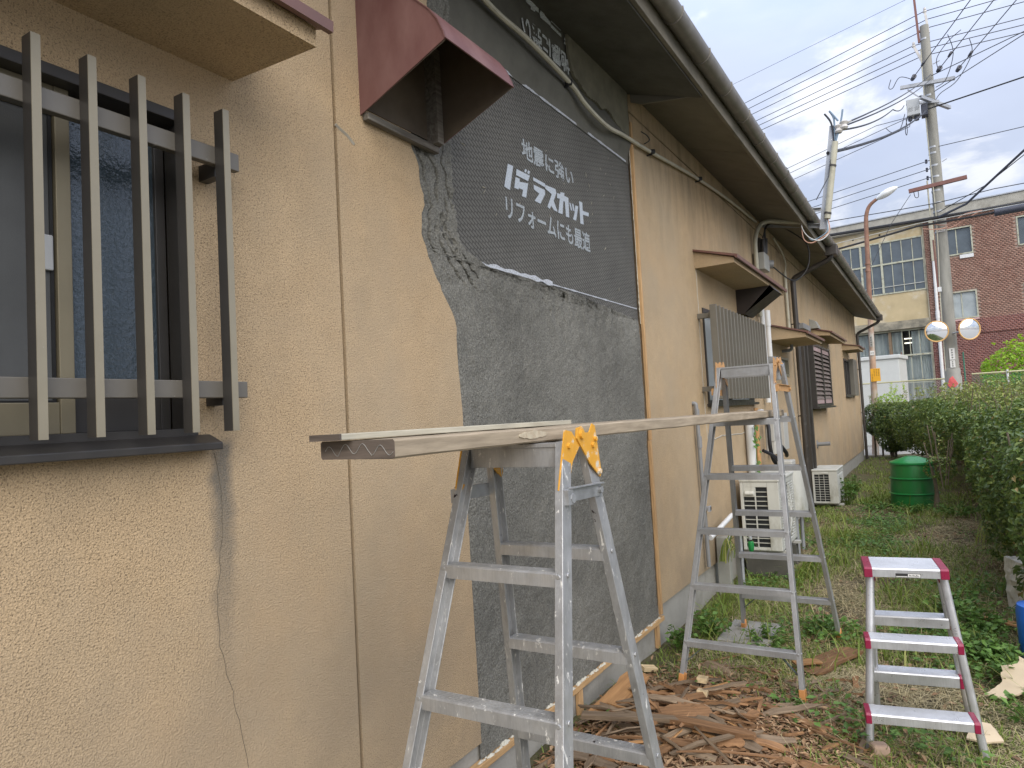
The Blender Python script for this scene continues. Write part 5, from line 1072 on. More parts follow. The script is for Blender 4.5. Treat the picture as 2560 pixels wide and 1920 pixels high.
hs = [(2.52, 5.3, 1.50, .62, .78, .30, 9500, .042), (2.46, 6.6, 1.49, .66, .78, .34, 9500, .042), (2.48, 7.9, 1.48, .68, .78, .52, 9500, .042), (2.56, 9.2, 1.45, .74, .78, .64, 9000, .043), (2.56, 10.6, 1.47, .82, .82, .68, 8500, .045), (2.48, 12.0, 1.49, .86, .82, .60, 7500, .048),
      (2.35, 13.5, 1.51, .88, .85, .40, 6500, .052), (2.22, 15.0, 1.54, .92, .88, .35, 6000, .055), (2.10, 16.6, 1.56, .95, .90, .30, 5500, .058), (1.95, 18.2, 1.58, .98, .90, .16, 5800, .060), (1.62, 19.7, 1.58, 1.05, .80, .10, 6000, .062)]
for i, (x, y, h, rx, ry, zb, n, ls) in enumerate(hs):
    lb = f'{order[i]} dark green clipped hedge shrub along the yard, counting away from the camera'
    shrub(lb, x, y, rx, ry, h, zb, n, ls, 40 + i, stems=4 if i < 8 else 2, sun_tint=.55, twigs=34 if i < 9 else 20)
for i, (x, y, h, rx, n) in enumerate(((3.75, 8.0, 1.56, .7, 4200), (3.7, 9.6, 1.58, .75, 4200), (3.65, 11.3, 1.62, .8, 4200), (3.6, 13.2, 1.66, .9, 4200), (3.5, 15.2, 1.70, 1.0, 4200), (3.3, 17.4, 1.74, 1.0, 4000), (3.1, 19.6, 1.78, 1.1, 4000))):
    shrub(f'{order[i]} yellowish green shrub of the back row behind the hedge, counting from the camera', x, y, rx, .95, h, .3, n, .055, 80 + i, stems=2, group='sunlit shrubs of the back row', sun_tint=1.0, twigs=26)
shrub('low dark shrub closing the gap between the house corner and the hedge end', .70, 20.5, .52, .55, 1.44, .14, 5200, .055, 95, stems=3, sun_tint=.0, twigs=8)
shrub('small dark shrub at the far house corner beside the downpipe', .28, 20.9, .34, .40, 1.46, .50, 2600, .055, 96, stems=2, sun_tint=.4, twigs=8)
shrub('low leafy shoot of the hedge hanging over the composter lid', 1.62, 10.75, .20, .22, .76, .42, 240, .045, 97, stems=1, sun_tint=.9, twigs=2, group='low hedge shoots')
shrub('low leafy hedge shoot in front of the trunks near the right edge', 2.12, 7.2, .26, .42, .62, .10, 620, .045, 98, stems=1, sun_tint=.7, twigs=2, group='low hedge shoots')
shrub('dark leafy sprig growing across the white broken block', 2.14, 5.66, .17, .15, .44, .10, 130, .055, 99, stems=1, sun_tint=.2, twigs=2, group='low hedge shoots')
shrub('bright yellow green rounded shrub in the sun behind the green mesh fence', 4.35, 25.6, 1.50, .9, 3.0, .4, 8200, .12, 110, stems=3, group='shrubs beyond the road', name='sunlit_shrub', mat='shrub_y', twigs=40)
shrub('small bright green shrub in the sun at the foot of the rusty lamp post', .62, 21.9, .40, .35, 1.72, .8, 900, .07, 111, stems=2, group='shrubs beyond the road', name='sunlit_shrub', mat='shrub_y', twigs=10)

# ------------------------------------------------------------------ grass, straw, litter, weeds
def blades(name, n, mat, xr, yr, hmin, hmax, wid, seed, lean=.55, dens=None, flat=False, power=1.0):
    g = np.random.default_rng(seed); X = g.uniform(*xr, n * 3); Y = yr[0] + (yr[1] - yr[0]) * g.random(n * 3) ** power
    if dens is not None:
        k = g.random(len(X)) < np.array([dens(a, b) for a, b in zip(X, Y)]); X, Y = X[k], Y[k]
    X, Y = X[:n], Y[:n]; m = len(X); Z = gz_np(X, Y); a = g.uniform(0, 2 * math.pi, m); L = g.uniform(hmin, hmax, m) * g.uniform(.6, 1, m)
    dx, dy = np.cos(a), np.sin(a); w = wid * g.uniform(.6, 1.3, m) * (1 + .035 * Y); px, py = -dy, dx
    V = np.zeros((m, 7, 3)); le = np.abs(g.normal(lean, .3, m))
    for k, (u, ww) in enumerate(((0, 1), (.4, .85), (.75, .55))):
        if flat: hx = (u - .5) * L; hz = .008 + .012 * g.random(m); cxx = X + dx * hx; cyy = Y + dy * hx; cz = Z + hz
        else: hx = L * le * u ** 1.8; cz = Z - .004 + L * u * np.sqrt(np.clip(1 - (le * u * .75) ** 2, .06, 1)); cxx = X + dx * hx; cyy = Y + dy * hx
        V[:, 2 * k] = np.stack([cxx - px * w * ww / 2, cyy - py * w * ww / 2, cz], 1); V[:, 2 * k + 1] = np.stack([cxx + px * w * ww / 2, cyy + py * w * ww / 2, cz], 1)
    if flat: V[:, 6] = np.stack([X + dx * L * .5, Y + dy * L * .5, Z + .01], 1)
    else: V[:, 6] = np.stack([X + dx * L * le, Y + dy * L * le, Z + L * np.sqrt(np.clip(1 - (le * .78) ** 2, .04, 1))], 1)
    i = np.arange(m)[:, None] * 7; F = np.concatenate([i + np.array([[0, 1, 3]]), i + np.array([[0, 3, 2]]), i + np.array([[2, 3, 5]]), i + np.array([[2, 5, 4]]), i + np.array([[4, 5, 6]])], 0)
    o = np_mesh(name, V.reshape(-1, 3), F, MT[mat], np.repeat(np.clip(g.beta(2.2, 2.6, m), 0, 1), 7)); o['kind'] = 'stuff'; return o
def clear_debris(x, y): return 1 - .97 * math.exp(-(((x - .50) / .55) ** 4 + ((y - 3.05) / .85) ** 4))
def gdens(x, y):
    if x < .03 or (y > 20.5): return 0
    n = .42 + 1.1 * noise.noise(Vector((x * 1.6, y * 1.1, 2.2))) + .35 * noise.noise(Vector((x * 5, y * 5, 4)))
    shade = 1 - .85 * (1 if x > 2.0 else max(0, (x - 1.5) / .5)) * (1 if y > 5.5 else .3) * .8
    if y > 13: n *= max(.12, 1 - (y - 13) / 5)
    return max(0, min(1, n * clear_debris(x, y) * shade))
blades('grass', 36000, 'grass', (.03, 3.0), (2.3, 9.0), .03, .10, .0046, 1, lean=.95, dens=gdens, power=.9)
blades('grass', 24000, 'grass', (.03, 3.0), (8.5, 20.5), .04, .11, .0062, 2, lean=.85, dens=gdens)
blades('tall_grass', 3600, 'grass', (.05, 2.6), (4.2, 12.5), .12, .34, .0075, 3, lean=.9, dens=lambda x, y: max(0, min(1, 1.5 * noise.noise(Vector((x * 2.4, y * 1.9, 8))) * gdens(x, y) * 1.8)))
blades('straw', 44000, 'straw', (.2, 2.9), (2.4, 11.0), .05, .20, .0030, 4, dens=lambda x, y: max(.10, min(1, .60 + 1.0 * noise.noise(Vector((x * 1.3, y * 1.2, 12))))) * (.25 + .75 * clear_debris(x, y)), flat=True, power=1.25)
blades('dry_stalk', 5000, 'straw', (.2, 2.9), (2.6, 8.0), .06, .16, .0026, 14, lean=1.1, dens=lambda x, y: clear_debris(x, y) * .8)
def scatter(name, n, mat, xr, yr, s0, s1, seed, dens, aspect=.55, lift=.018, flatness=2.2):
    g = np.random.default_rng(seed); X = g.uniform(*xr, n * 3); Y = g.uniform(*yr, n * 3); k = g.random(len(X)) < np.array([dens(a, b) for a, b in zip(X, Y)]); X, Y = X[k][:n], Y[k][:n]; m = len(X)
    Cc = np.stack([X, Y, gz_np(X, Y) + lift * g.random(m) + .006], 1); Nn = unit(g.normal(size=(m, 3)) * .5 + np.array([0, 0, flatness])); o = leaves(name, Cc, Nn, g.uniform(s0, s1, m), MT[mat], g.random(m), None, aspect, .10); o['kind'] = 'stuff'; return o
scatter('leaf_litter', 11000, 'litter', (.3, 3.2), (2.6, 13), .018, .050, 5, lambda x, y: max(.04, min(1, .25 + 1.0 * noise.noise(Vector((x * 1.1, y * .9, 30))) + (.5 if x > 1.7 else 0))))
scatter('wood_chip', 13000, 'chips', (.05, 1.5), (2.35, 4.2), .012, .065, 6, lambda x, y: math.exp(-(((x - .60) / .50) ** 2 + ((y - 3.0) / .60) ** 2)), .28, .03)
scatter('ground_weed', 14000, 'weed', (.1, 2.7), (3.3, 11), .018, .050, 7, lambda x, y: max(0, min(1, (1.5 * noise.noise(Vector((x * 1.5, y * 1.3, 44))) + .05) * clear_debris(x, y))), .62, .07, 1.8)
WG = 'broad leaved weeds in the yard'
def weed(label, x, y, r, h, n, ls, seed, name='weed_plant', mat='weed'):
    n = int(n * 1.3); ls *= .80; h *= .85
    g = np.random.default_rng(seed); z = gz(x, y); t = thing(name, label, 'weed', (x, y, z), group=WG); C = []; Nn = []; A = []; st = MB()
    for k in range(max(4, n // 7)):
        a = g.uniform(0, 6.28); rr = r * g.uniform(.2, 1); e = Vector((rr * math.cos(a), rr * math.sin(a), h * g.uniform(.4, 1))); b = Vector((e.x * .2, e.y * .2, 0)); st.tube([Vector((x, y, z)) + b, Vector((x, y, z)) + b.lerp(e, .6) + Vector((0, 0, .02)), Vector((x, y, z)) + e], .0022, 4)
        for j in range(7):
            u = g.uniform(.35, 1); dn = Vector((g.normal(), g.normal(), .3)).normalized(); C.append(b.lerp(e, u) + dn * ls * .45); A.append(dn); Nn.append(Vector((g.normal() * .5, g.normal() * .5, 1)).normalized())
    leaves('foliage', np.array(C), np.array(Nn), ls * g.uniform(.6, 1.25, len(C)), MT[mat], g.random(len(C)), t, .62, .12, np.array(A)); st.build('stalk', MT['weed'] if False else MT['grass'], t, origin=(x, y, z)); return t
for i, (lb, x, y, r, h, n, ls) in enumerate((
    ('leafy green weed clump against the foundation just behind the debris', .14, 4.35, .12, .22, 90, .055), ('dark green weed clump behind the left foot of the far stepladder', .24, 4.62, .16, .24, 120, .055), ('low broad leaved weed between the feet of the far stepladder', .62, 4.62, .20, .14, 120, .050),
    ('leafy weed spreading under the far stepladder right side', .90, 4.95, .24, .15, 150, .050), ('bright weed clump behind the stool top, left of the white block', 1.62, 5.75, .22, .24, 140, .060), ('pale green weed clump right of the step stool upper leg', 1.78, 5.35, .26, .20, 180, .058),
    ('weed clump right of the step stool beside the brown plank piece', 1.74, 4.85, .22, .20, 170, .056), ('dark weed clump beside the blue container', 1.88, 4.52, .20, .22, 150, .055), ('weed clump in front of the blue container behind the torn board', 1.80, 4.75, .16, .20, 120, .055),
    ('round leaved weed seen through the stool top opening', 1.48, 5.30, .18, .10, 100, .055), ('fern like weed at the foot of the far stepladder', .72, 4.42, .14, .10, 90, .04), ('weed growing up the front of the small air conditioner', .44, 11.1, .16, .50, 150, .060), ('leafy weed beside the far end of the small air conditioner', .46, 11.6, .16, .52, 140, .060),
    ('weeds in front of the green composter', 1.25, 10.55, .35, .16, 170, .060), ('weeds at the right of the composter under the hedge', 1.75, 10.3, .35, .20, 180, .060), ('low weed at the left foot of the composter', .85, 10.7, .28, .16, 120, .06), ('weed clump at the bottom right of the step stool by the torn sheet', 1.93, 3.95, .22, .18, 150, .05),
    ('green sprig in the debris beside the near ladder leg', .20, 3.12, .05, .07, 24, .035), ('small weed between wood scraps near the far ladder right foot', .92, 3.55, .12, .07, 60, .04), ('vine leaves on the white drain pipe above the air conditioner', .10, 7.02, .10, 1.25, 30, .06))):
    if 'vine' in lb: continue
    weed(lb, x, y, r, h, n, ls, 200 + i)
mb = MB(); C = []; A = []; Nn = []
for k in range(26):
    z = rnd.uniform(.85, 1.34); C.append((.10 + rnd.uniform(0, .05), 7.0 + rnd.uniform(-.10, .10), z)); A.append((rnd.uniform(0, 1), rnd.uniform(-1, 1), rnd.uniform(-.8, .2))); Nn.append((1, rnd.uniform(-.8, .2), rnd.uniform(.2, .8)))
t = thing('vine', 'thin green vine climbing the white drain pipe above the air conditioner', 'vine', (.09, 7.0, .4)); mb.tube(smooth_path([(.10, 7.02, .3), (.11, 6.98, .8), (.10, 7.04, 1.1), (.11, 6.98, 1.36)]), .004, 4); mb.build('vine_stem', MT['grass'], t)
leaves('foliage', np.array(C) - np.array([.09, 7.0, .4]), unit(np.array(Nn)), np.array([.06] * 26), MT['weed'], nprnd.random(26) * .6, t, .6, .1, np.array(A))
def tuft(label, x, y, z0, n, hmin, hmax, w, seed, droop=.9, spread=.07):
    g = np.random.default_rng(seed); mb = MB()
    for k in range(n):
        a = g.uniform(-1.2, 1.2); L = g.uniform(hmin, hmax); b = Vector((x + abs(g.normal()) * spread * .5, y + g.normal() * spread, z0)); d = Vector((math.cos(a), math.sin(a), 0)); dr = droop * g.uniform(.4, 1.2)
        pts = [b + d * (L * .45 * u ** 1.5) + Vector((0, 0, L * (u - dr * u ** 2.6))) for u in np.linspace(0, 1, 8)]; s = Vector((-d.y, d.x, 0)); vs = []
        for i, p in enumerate(pts): ww = w * (1 - (i / 7) ** 2) + .0008; vs += [p - s * ww / 2, p + s * ww / 2]
        mb.add(vs, [(2 * i, 2 * i + 1, 2 * i + 3, 2 * i + 2) for i in range(7)]); mb.r += [float(g.uniform(.1, .95))] * 16
    o = mb.build('grass_tuft', MT['grass'], None, origin=(x, y, z0)); return tag(o, label, 'grass tuft', 'long grass tufts')
tuft('long drooping grass tuft on the sloping white pipe against the wall', .07, 5.68, .30, 26, .30, .62, .012, 301); tuft('fine grass tuft at the foot of the pale square post', .10, 5.50, .02, 60, .10, .24, .004, 302, .5)
tuft('long grass tuft beside the fan side of the ribbed air conditioner', .50, 6.75, 0, 46, .25, .50, .011, 303, .8, .16); tuft('long grass tuft at the corner of the concrete block', .48, 6.35, 0, 36, .18, .38, .009, 304, .8, .14); tuft('arching grass tuft under the hedge right of the composter', 1.86, 8.5, 0, 20, .25, .50, .011, 305, .9, .15); tuft('grass tuft at the foot of the hedge trunk near the right edge', 2.05, 7.1, 0, 26, .20, .45, .011, 306, .9, .15)

# ------------------------------------------------------------------ far buildings
FAC = R(-7.0); fo = (3.0, 30.0, 0)
def F(x, y=0., z=0.): return Vector((fo[0] + x * math.cos(FAC) - y * math.sin(FAC), fo[1] + x * math.sin(FAC) + y * math.cos(FAC), z))
fac = thing('factory_building', 'old two storey factory, part cream plaster and part red brick, across the road', 'building', fo, FAC)
def fb(name, mat, parent=None, **k): return lambda mb: mb.build(name, MT[mat], parent or fac, **k)
BW = [(-.55, .18, 6.64, 7.56), (-.54, .17, 4.31, 5.22), (1.57, 2.75, 6.63, 7.57), (1.62, 2.75, 4.31, 5.22), (4.4, 5.6, 6.63, 7.57), (4.4, 5.6, 4.31, 5.22)]
def holed(mb, x0, x1, z0, z1, holes, y):
    xs = sorted({x0, x1, *[h[0] for h in holes if x0 < h[0] < x1], *[h[1] for h in holes if x0 < h[1] < x1]}); zs = sorted({z0, z1, *[h[2] for h in holes if z0 < h[2] < z1], *[h[3] for h in holes if z0 < h[3] < z1]})
    for i in range(len(xs) - 1):
        for j in range(len(zs) - 1):
            cx_, cz_ = (xs[i] + xs[i + 1]) / 2, (zs[j] + zs[j + 1]) / 2
            if not any(h[0] < cx_ < h[1] and h[2] < cz_ < h[3] for h in holes): mb.box(xs[i], xs[i + 1], y, y + .3, zs[j], zs[j + 1])
mb = MB(); holed(mb, -1.28, 9, 4.26, 8.06, BW, 0); mb.build('brick_wall', MT['mortar_joint'], fac)
mb = MB(); mb.box(-1.28, 9, .0, .3, -.03, 3.69).box(-1.28, 9, -.035, .3, 3.69, 4.26); mb.build('brick_base', MT['mortar_low'], fac)
PW = [(-7.0, -1.32, 5.52, 7.57), (-7.0, -1.32, 1.2, 4.10)]
mb = MB(); holed(mb, -14, -1.32, 0, 8.06, PW, .05); mb.build('plaster_wall', MT['plaster'], fac)
mb = MB(); mb.box(-1.32, -1.28, -.02, .3, 0, 8.05); mb.build('corner_post', MT['plaster_d'], fac)
mb = MB(); mb.box(-14, -1.323, -.16, .04, 4.12, 4.34).box(-14, -1.323, -.05, .045, 4.34, 4.44); mb.build('ledge', MT['plaster_d'], fac)
mb = MB(); mb.box(-14.2, 9.2, -.22, .5, 8.07, 8.42); mb.build('parapet', MT['parapet'], fac, bevel=.02); mb = MB(); mb.box(-14.3, 9.3, -.26, .55, 8.422, 8.46); mb.build('coping', MT['galv'], fac)
mb = MB(); mb.box(-14, 9, .36, 12, 0, 8.05); mb.build('core', MT['dark'], fac)
# bricks: real courses proud of the joints
bx, bz = .121, .0645; items = []
def inhole(x0, x1, z0, z1, hs, m=.05): return any(h[0] - m < x1 and x0 < h[1] + m and h[2] - m < z1 and z0 < h[3] + m for h in hs)
row = 0; z = .02
while z < 8.0:
    off = (row % 2) * bx / 2; k = 0; x = -1.275 - off
    lower = z + bz < 4.27; yface = -.014 - (.035 if 3.70 < z + bz / 2 < 4.26 else 0)
    while x < 8.9:
        a, b = max(x, -1.275), x + bx - .013
        if b - a > .02 and not inhole(a, b, z, z + bz, BW) and z > 1.3: items.append((a, b, z, z + bz - .012, yface, lower))
        x += bx
    z += bz; row += 1
near = sorted(items, key=lambda q: (q[0] - 1.4) ** 2 * .6 + (q[2] - 3.9) ** 2)[:300]; nset = set(near)
def bricks(name, sel, mat, seed):
    g = random.Random(seed); V = []; Fc = []; rv = []
    for a, b, z0, z1, y, lo in sel:
        n = len(V); dy = g.uniform(-.003, .003); V += [(a, y + dy, z0), (b, y + dy, z0), (b, y + dy, z1), (a, y + dy, z1), (a, .001, z0), (b, .001, z0), (b, .001, z1), (a, .001, z1)]; Fc += [(n, n + 1, n + 2, n + 3), (n + 1, n + 5, n + 6, n + 2), (n + 4, n, n + 3, n + 7), (n + 3, n + 2, n + 6, n + 7), (n + 4, n + 5, n + 1, n)]; rv += [g.random()] * 8
    return np_mesh(name, np.array(V), np.array(Fc), MT[mat], np.array(rv), fac)
rest = [q for q in items if q not in nset]
bricks('brickwork', [q for q in rest if not q[5]], 'brick', 1)['kind'] = 'stuff'; bricks('brickwork', [q for q in rest if q[5]], 'brick_low', 2)['kind'] = 'stuff'
bcache = {}
for q in near:
    key = (round(q[1] - q[0], 3), q[4], q[5], rnd.randrange(3))
    if key not in bcache: bcache[key] = (bricks('brick', [q], 'brick_low' if q[5] else 'brick', rnd.random()), q)
    else: o, q0 = bcache[key]; c = o.copy(); COL.objects.link(c); c.location = (q[0] - q0[0], 0, q[2] - q0[2])
# windows of the plastered part
def glazing(x0, x1, z0, z1, cols, majors, rows, pane_mat, frame='winframe'):
    mb = MB(); mb.box(x0, x1, .02, .10, z0, z0 + .05).box(x0, x1, .02, .10, z1 - .05, z1).box(x1 - .05, x1, .02, .10, z0 + .05, z1 - .05); w = mb.build('window', MT[frame], fac)
    for x in majors: mb = MB(); mb.box(x - .035, x + .035, .0, .10, z0 + .05, z1 - .05); mb.build('window_post', MT['winwood' if pane_mat == 'curtain' else frame], w)
    for r in rows: mb = MB(); mb.box(x0, x1 - .05, .01, .09, r - .03, r + .03); mb.build('transom', MT[frame], w)
    zz = [z0 + .05] + [v for r in rows for v in (r - .03, r + .03)] + [z1 - .05]
    for i in range(len(cols) - 1):
        mb = MB(); mb.box(cols[i + 1] - .012, cols[i + 1] + .012, .03, .08, z0 + .05, z1 - .05)
        if cols[i + 1] not in majors and i < len(cols) - 2: mb.build('glazing_bar', MT[frame], w)
        for j in range(0, len(zz), 2): mb = MB(); mb.box(cols[i] + .008, cols[i + 1] - .008, .055 + rnd.uniform(0, .006), .065, zz[j], zz[j + 1]); mb.build('pane', MT[pane_mat], w)
    return w
cols = [-1.34 - .355 * k for k in range(17)][::-1]
w1 = glazing(-7.0, -1.32, 5.52, 7.57, cols, [cols[-5], cols[-7], cols[-9], cols[-13]], [6.69], 'glass_blue')
mb = MB(); mb.box(-7.0, -1.38, .02, .05, 5.80, 5.82); mb.build('guard_rail', MT['white_fence'], w1)
c2 = [-1.34, -1.72, -2.02, -2.26, -2.70, -3.36, -4.0, -4.6, -5.2, -6.9][::-1]
mb = MB(); mb.box(-7.0, -1.32, .02, .10, 1.2, 1.26).box(-7.0, -1.32, .02, .10, 4.05, 4.10).box(-1.36, -1.32, .02, .10, 1.26, 4.05); w = mb.build('window', MT['winframe'], fac)
for x in (-2.68, -3.36, -4.6, -6.0): mb = MB(); mb.box(x - .05, x + .05, .0, .10, 1.26, 4.05); mb.build('window_post', MT['winwood'], w)
mb = MB(); mb.box(-7, -1.36, .01, .09, 3.09, 3.15); mb.build('transom', MT['winframe'], w); mb = MB(); mb.box(-7, -1.36, .02, .08, 2.06, 2.09); mb.build('transom', MT['winframe'], w)
for x in (-1.70, -2.02, -2.27): mb = MB(); mb.box(x - .012, x + .012, .03, .08, 1.26, 4.05); mb.build('glazing_bar', MT['winframe'], w)
def curtain(x0, x1, z0, z1): 
    n = int((x1 - x0) / .03); m2 = MB(); m2.grid(lambda u, v: (x0 + (x1 - x0) * u, .20 + .030 * math.sin(u * (x1 - x0) * 34 + .6 * math.sin(u * 9)) * (1 - .4 * v), z0 + (z1 - z0) * v), max(n, 6), 3); return m2.build('curtain', MT['curtain'], w, smooth=True)
curtain(-1.98, -1.38, 2.1, 4.03); curtain(-2.64, -2.30, 3.15, 4.03); curtain(-3.32, -2.72, 3.15, 4.03); curtain(-4.55, -3.40, 3.15, 4.03); curtain(-2.25, -1.38, 1.3, 3.08); curtain(-6.9, -4.65, 2.1, 4.03)
def clear_pane(x0, x1, z0, z1, p, y=.06): m2 = MB(); m2.box(x0, x1, y, y + .004, z0, z1); m, nt, pr = MT.get('_clear') or newmat('clear_glass'); MT['_clear'] = (m, nt, pr); pr.inputs['Transmission Weight'].default_value = 1; pr.inputs['Roughness'].default_value = .02; pr.inputs['IOR'].default_value = 1.1; return m2.build('pane', m, p)
xs_ = [-6.95, -4.65, -3.41, -2.73, -2.28, -2.03, -1.71, -1.37]
for a, b in zip(xs_[:-1], xs_[1:]):
    for z0, z1 in ((3.16, 4.04), (2.10, 3.08), (1.27, 2.05)): clear_pane(a + .02, b - .02, z0, z1, w)
mb = MB(); mb.box(-2.25, -2.0, .335, .345, 3.75, 3.79).box(-2.25, -2.0, .335, .345, 3.58, 3.62); mb.build('ceiling_light', MT['tube_light'], w)
for i, h in enumerate(BW):
    mb = MB(); f = .055; mb.box(h[0] - .04, h[1] + .04, -.03, .12, h[3], h[3] + .04).box(h[0] - .04, h[1] + .04, -.05, .12, h[2] - .045, h[2]).box(h[0] - .04, h[0], -.03, .12, h[2], h[3]).box(h[1], h[1] + .04, -.03, .12, h[2], h[3]); wi = mb.build('window', MT['winframe'], fac)
    mid = h[0] + (h[1] - h[0]) * .38; mb = MB(); mb.box(mid - .015, mid + .015, .03, .08, h[2], h[3]); mb.build('mullion', MT['winframe'], wi)
    for a, b in ((h[0], mid - .015), (mid + .015, h[1])): mb = MB(); mb.box(a, b, .05, .06, h[2], h[3]); mb.build('pane', MT['glass_pale' if h[2] < 5 else 'glass_blue'], wi)
mb = MB(); mb.box(-.2, .22, -.052, -.012, 6.45, 6.58); mb.build('plaster_repair', MT['white_pvc'], fac)
mb = MB(); mb.box(-1.08, -.94, -.14, -.02, 6.5, 8.05); dp = mb.build('drainpipe', MT['beige_pvc'], fac, bevel=.02); mb = MB(); mb.tube([(-1.02, -.08, 6.5), (-1.04, -.08, 4.6)], .055, 12).tube([(-1.04, -.08, 4.65), (-1.04, -.08, 4.35)], .072, 12).tube([(-1.04, -.08, 4.35), (-1.06, -.08, .2)], .060, 12); mb.build('lower_pipe', MT['white_pvc'], dp, smooth=True)
mb = MB()
for x, z in ((-3.7, 7.86), (-2.75, 7.86)): mb.disc((x, .051, z), (0, -1, 0), .035, .012, 10)
mb.build('weep_hole', MT['dark'], fac)

cb = thing('storage_cabinet', 'large white metal storage cabinet in front of the cream factory wall', 'cabinet', (.72, 26.0, 0), FAC)
mb = MB(); mb.box(-2.0, 0, 0, 1.44, -.02, 2.82); mb.build('body', MT['cabinet'], cb, bevel=.01); mb = MB(); mb.box(-2.06, .06, -.06, 1.5, 2.825, 2.95); mb.build('roof_cap', MT['cabinet'], cb, bevel=.02)
for x in (-.25, .02): mb = MB(); mb.tube([(x, .5 + .04 * math.cos(a), 2.99 + .045 * math.sin(a)) for a in np.linspace(0, 6.283, 13)], .010, 6, False); mb.build('lifting_eye', MT['rust_dark'], cb)

# ------------------------------------------------------------------ mesh fences
def meshfence(name, label, x0, x1, y, z0, z1, mat, rail, pitch, posts, post_mat):
    t = thing(name, label, 'fence', ((x0 + x1) / 2, y, 0), 0); mb = MB(); n = int((x1 - x0 + (z1 - z0)) / pitch)
    for k in range(n + 1):
        for s in (1, -1):
            a = x0 + k * pitch - ((z1 - z0) if s > 0 else 0); p, q = ((a, z0), (a + (z1 - z0), z1)) if s > 0 else ((a, z0), (a - (z1 - z0), z1))
            u0 = max(0, (x0 - p[0]) / (q[0] - p[0]) if s > 0 else (p[0] - x1) / (p[0] - q[0])); u1 = min(1, (x1 - p[0]) / (q[0] - p[0]) if s > 0 else (p[0] - x0) / (p[0] - q[0]))
            if u1 - u0 > .02: A = Vector((p[0] + (q[0] - p[0]) * u0, y + .004 * s, p[1] + (q[1] - p[1]) * u0)); B = Vector((p[0] + (q[0] - p[0]) * u1, y + .004 * s, p[1] + (q[1] - p[1]) * u1)); mb.beam(A, B, .004, .006)
    mb.build('wire_mesh', MT[mat], t)['kind'] = 'stuff'
    mb = MB(); mb.tube([(x0, y - .01, z1), (x1, y - .01, z1)], .022, 8); mb.build('top_rail', MT[rail], t)
    for x in posts: mb = MB(); mb.tube([(x, y - .03, 0), (x, y - .03, z1 + .06)], .03, 8); mb.build('post', MT[post_mat], t)
    return t
meshfence('mesh_fence', 'pale chain link fence with a faded yellow top rail behind the lamp post', -1.5, 2.35, 24.4, .9, 2.02, 'white_fence', 'rail_y', .075, (-1.4, 2.33), 'white_fence')
meshfence('mesh_fence', 'green mesh fence with white post in front of the brick wall', 2.6, 6.8, 24.2, .9, 2.10, 'green_fence', 'rail_y', .075, (3.45, 5.4), 'white_pvc')
mb = MB(); 
for k in range(11): mb.tube([(2.42 + .0 * k, 23.4 + .06 * k, 0), (2.42, 23.4 + .06 * k, 2.72)], .008, 4)
for k in range(24): mb.tube([(2.42, 23.4, .2 + .11 * k), (2.42, 24.0, .2 + .11 * k)], .006, 4)
tag(mb.build('mesh_fence', MT['green_fence'], None, origin=(2.42, 23.7, 0)), 'tall narrow green mesh panel right beside the utility pole base', 'fence panel')

# ------------------------------------------------------------------ utility pole
PX, PY = 2.12, 23.0
po = thing('utility_pole', 'tall concrete utility pole with crossarms, equipment box and two traffic mirrors beside it', 'utility pole', (PX, PY, 0))
mb = MB(); mb.tube([(PX - .02, PY, -.1), (PX + .0, PY, 4), (PX + .02, PY, 8), (PX + .035, PY, 12.1)], .185, 24, True, .115); mb.build('shaft', MT['poleconc'], po, smooth=True)
mb = MB(); mb.lathe([(.195, .9), (.195, 2.25), (.18, 2.26)], (PX - .01, PY, 0), 24); mb.build('plastic_wrap', MT['meter'], po, smooth=True)
for z in (8.55, 8.38, 8.02, 7.70, 7.30, 6.95, 6.70, 6.12, 10.05, 11.7): mb = MB(); r = .187 - .0058 * z + .002; mb.tube([(PX + z * .003 - .015, PY, z - .025), (PX + z * .003 - .015, PY, z + .025)], r, 24); mb.build('steel_band', MT['galv'], po, smooth=True)
def angle(p, q, mat, w=.09): mb = MB(); p, q = Vector(p), Vector(q); mb.channel(p, q, (0, -1, 0), w, w, .012); return mb.build('crossarm', MT[mat], po)
angle((1.44, 22.86, 10.44), (2.77, 22.86, 10.33), 'galv'); angle((1.90, 22.35, 9.85), (2.62, 23.75, 9.85), 'galv'); angle((1.55, 22.84, 9.93), (2.35, 22.84, 9.78), 'galv', .07); angle((1.43, 22.84, 7.40), (2.84, 22.84, 7.50), 'redarm', .10)
mb = MB(); mb.beam((1.95, 22.98, 13.6), (2.0, 22.98, 11.65), .06, .06); mb.beam((2.0, 22.98, 11.7), (2.12, 22.98, 11.75), .05, .05); mb.beam((1.98, 22.98, 11.95), (2.12, 22.98, 12.0), .05, .05); mb.build('earth_wire_post', MT['redarm'], po)
for a, b in (((1.86, 23, 11.60), (2.08, 23, 10.96)), ((2.20, 22.98, 12.50), (2.25, 22.98, 11.85))): mb = MB(); mb.beam(a, b, .06, .06); mb.disc(Vector(a) + Vector((0, 0, -.02)), (0, 0, 1), .05, .05, 10); mb.disc(Vector(a) + Vector((0, 0, .06)), (0, 0, 1), .035, .05, 10); mb.build('insulator_arm', MT['porcelain'], po)
mb = MB(); mb.beam((1.62, 22.9, 10.35), (1.98, 22.9, 9.95), .03, .03); mb.build('arm_brace', MT['galv'], po)
eb = MB(); eb.box(1.555, 1.88, 22.55, 22.95, 9.47, 9.93); ebo = eb.build('equipment_box', MT['box_grey'], po, bevel=.015)
mb = MB()
for i in range(4):
    for j in range(3):
        for x0 in (1.60, 1.76): mb.disc((x0 + i * .028, 22.549, 9.58 + j * .04 + (.02 if i % 2 else 0)), (0, -1, 0), .009, .003, 6)
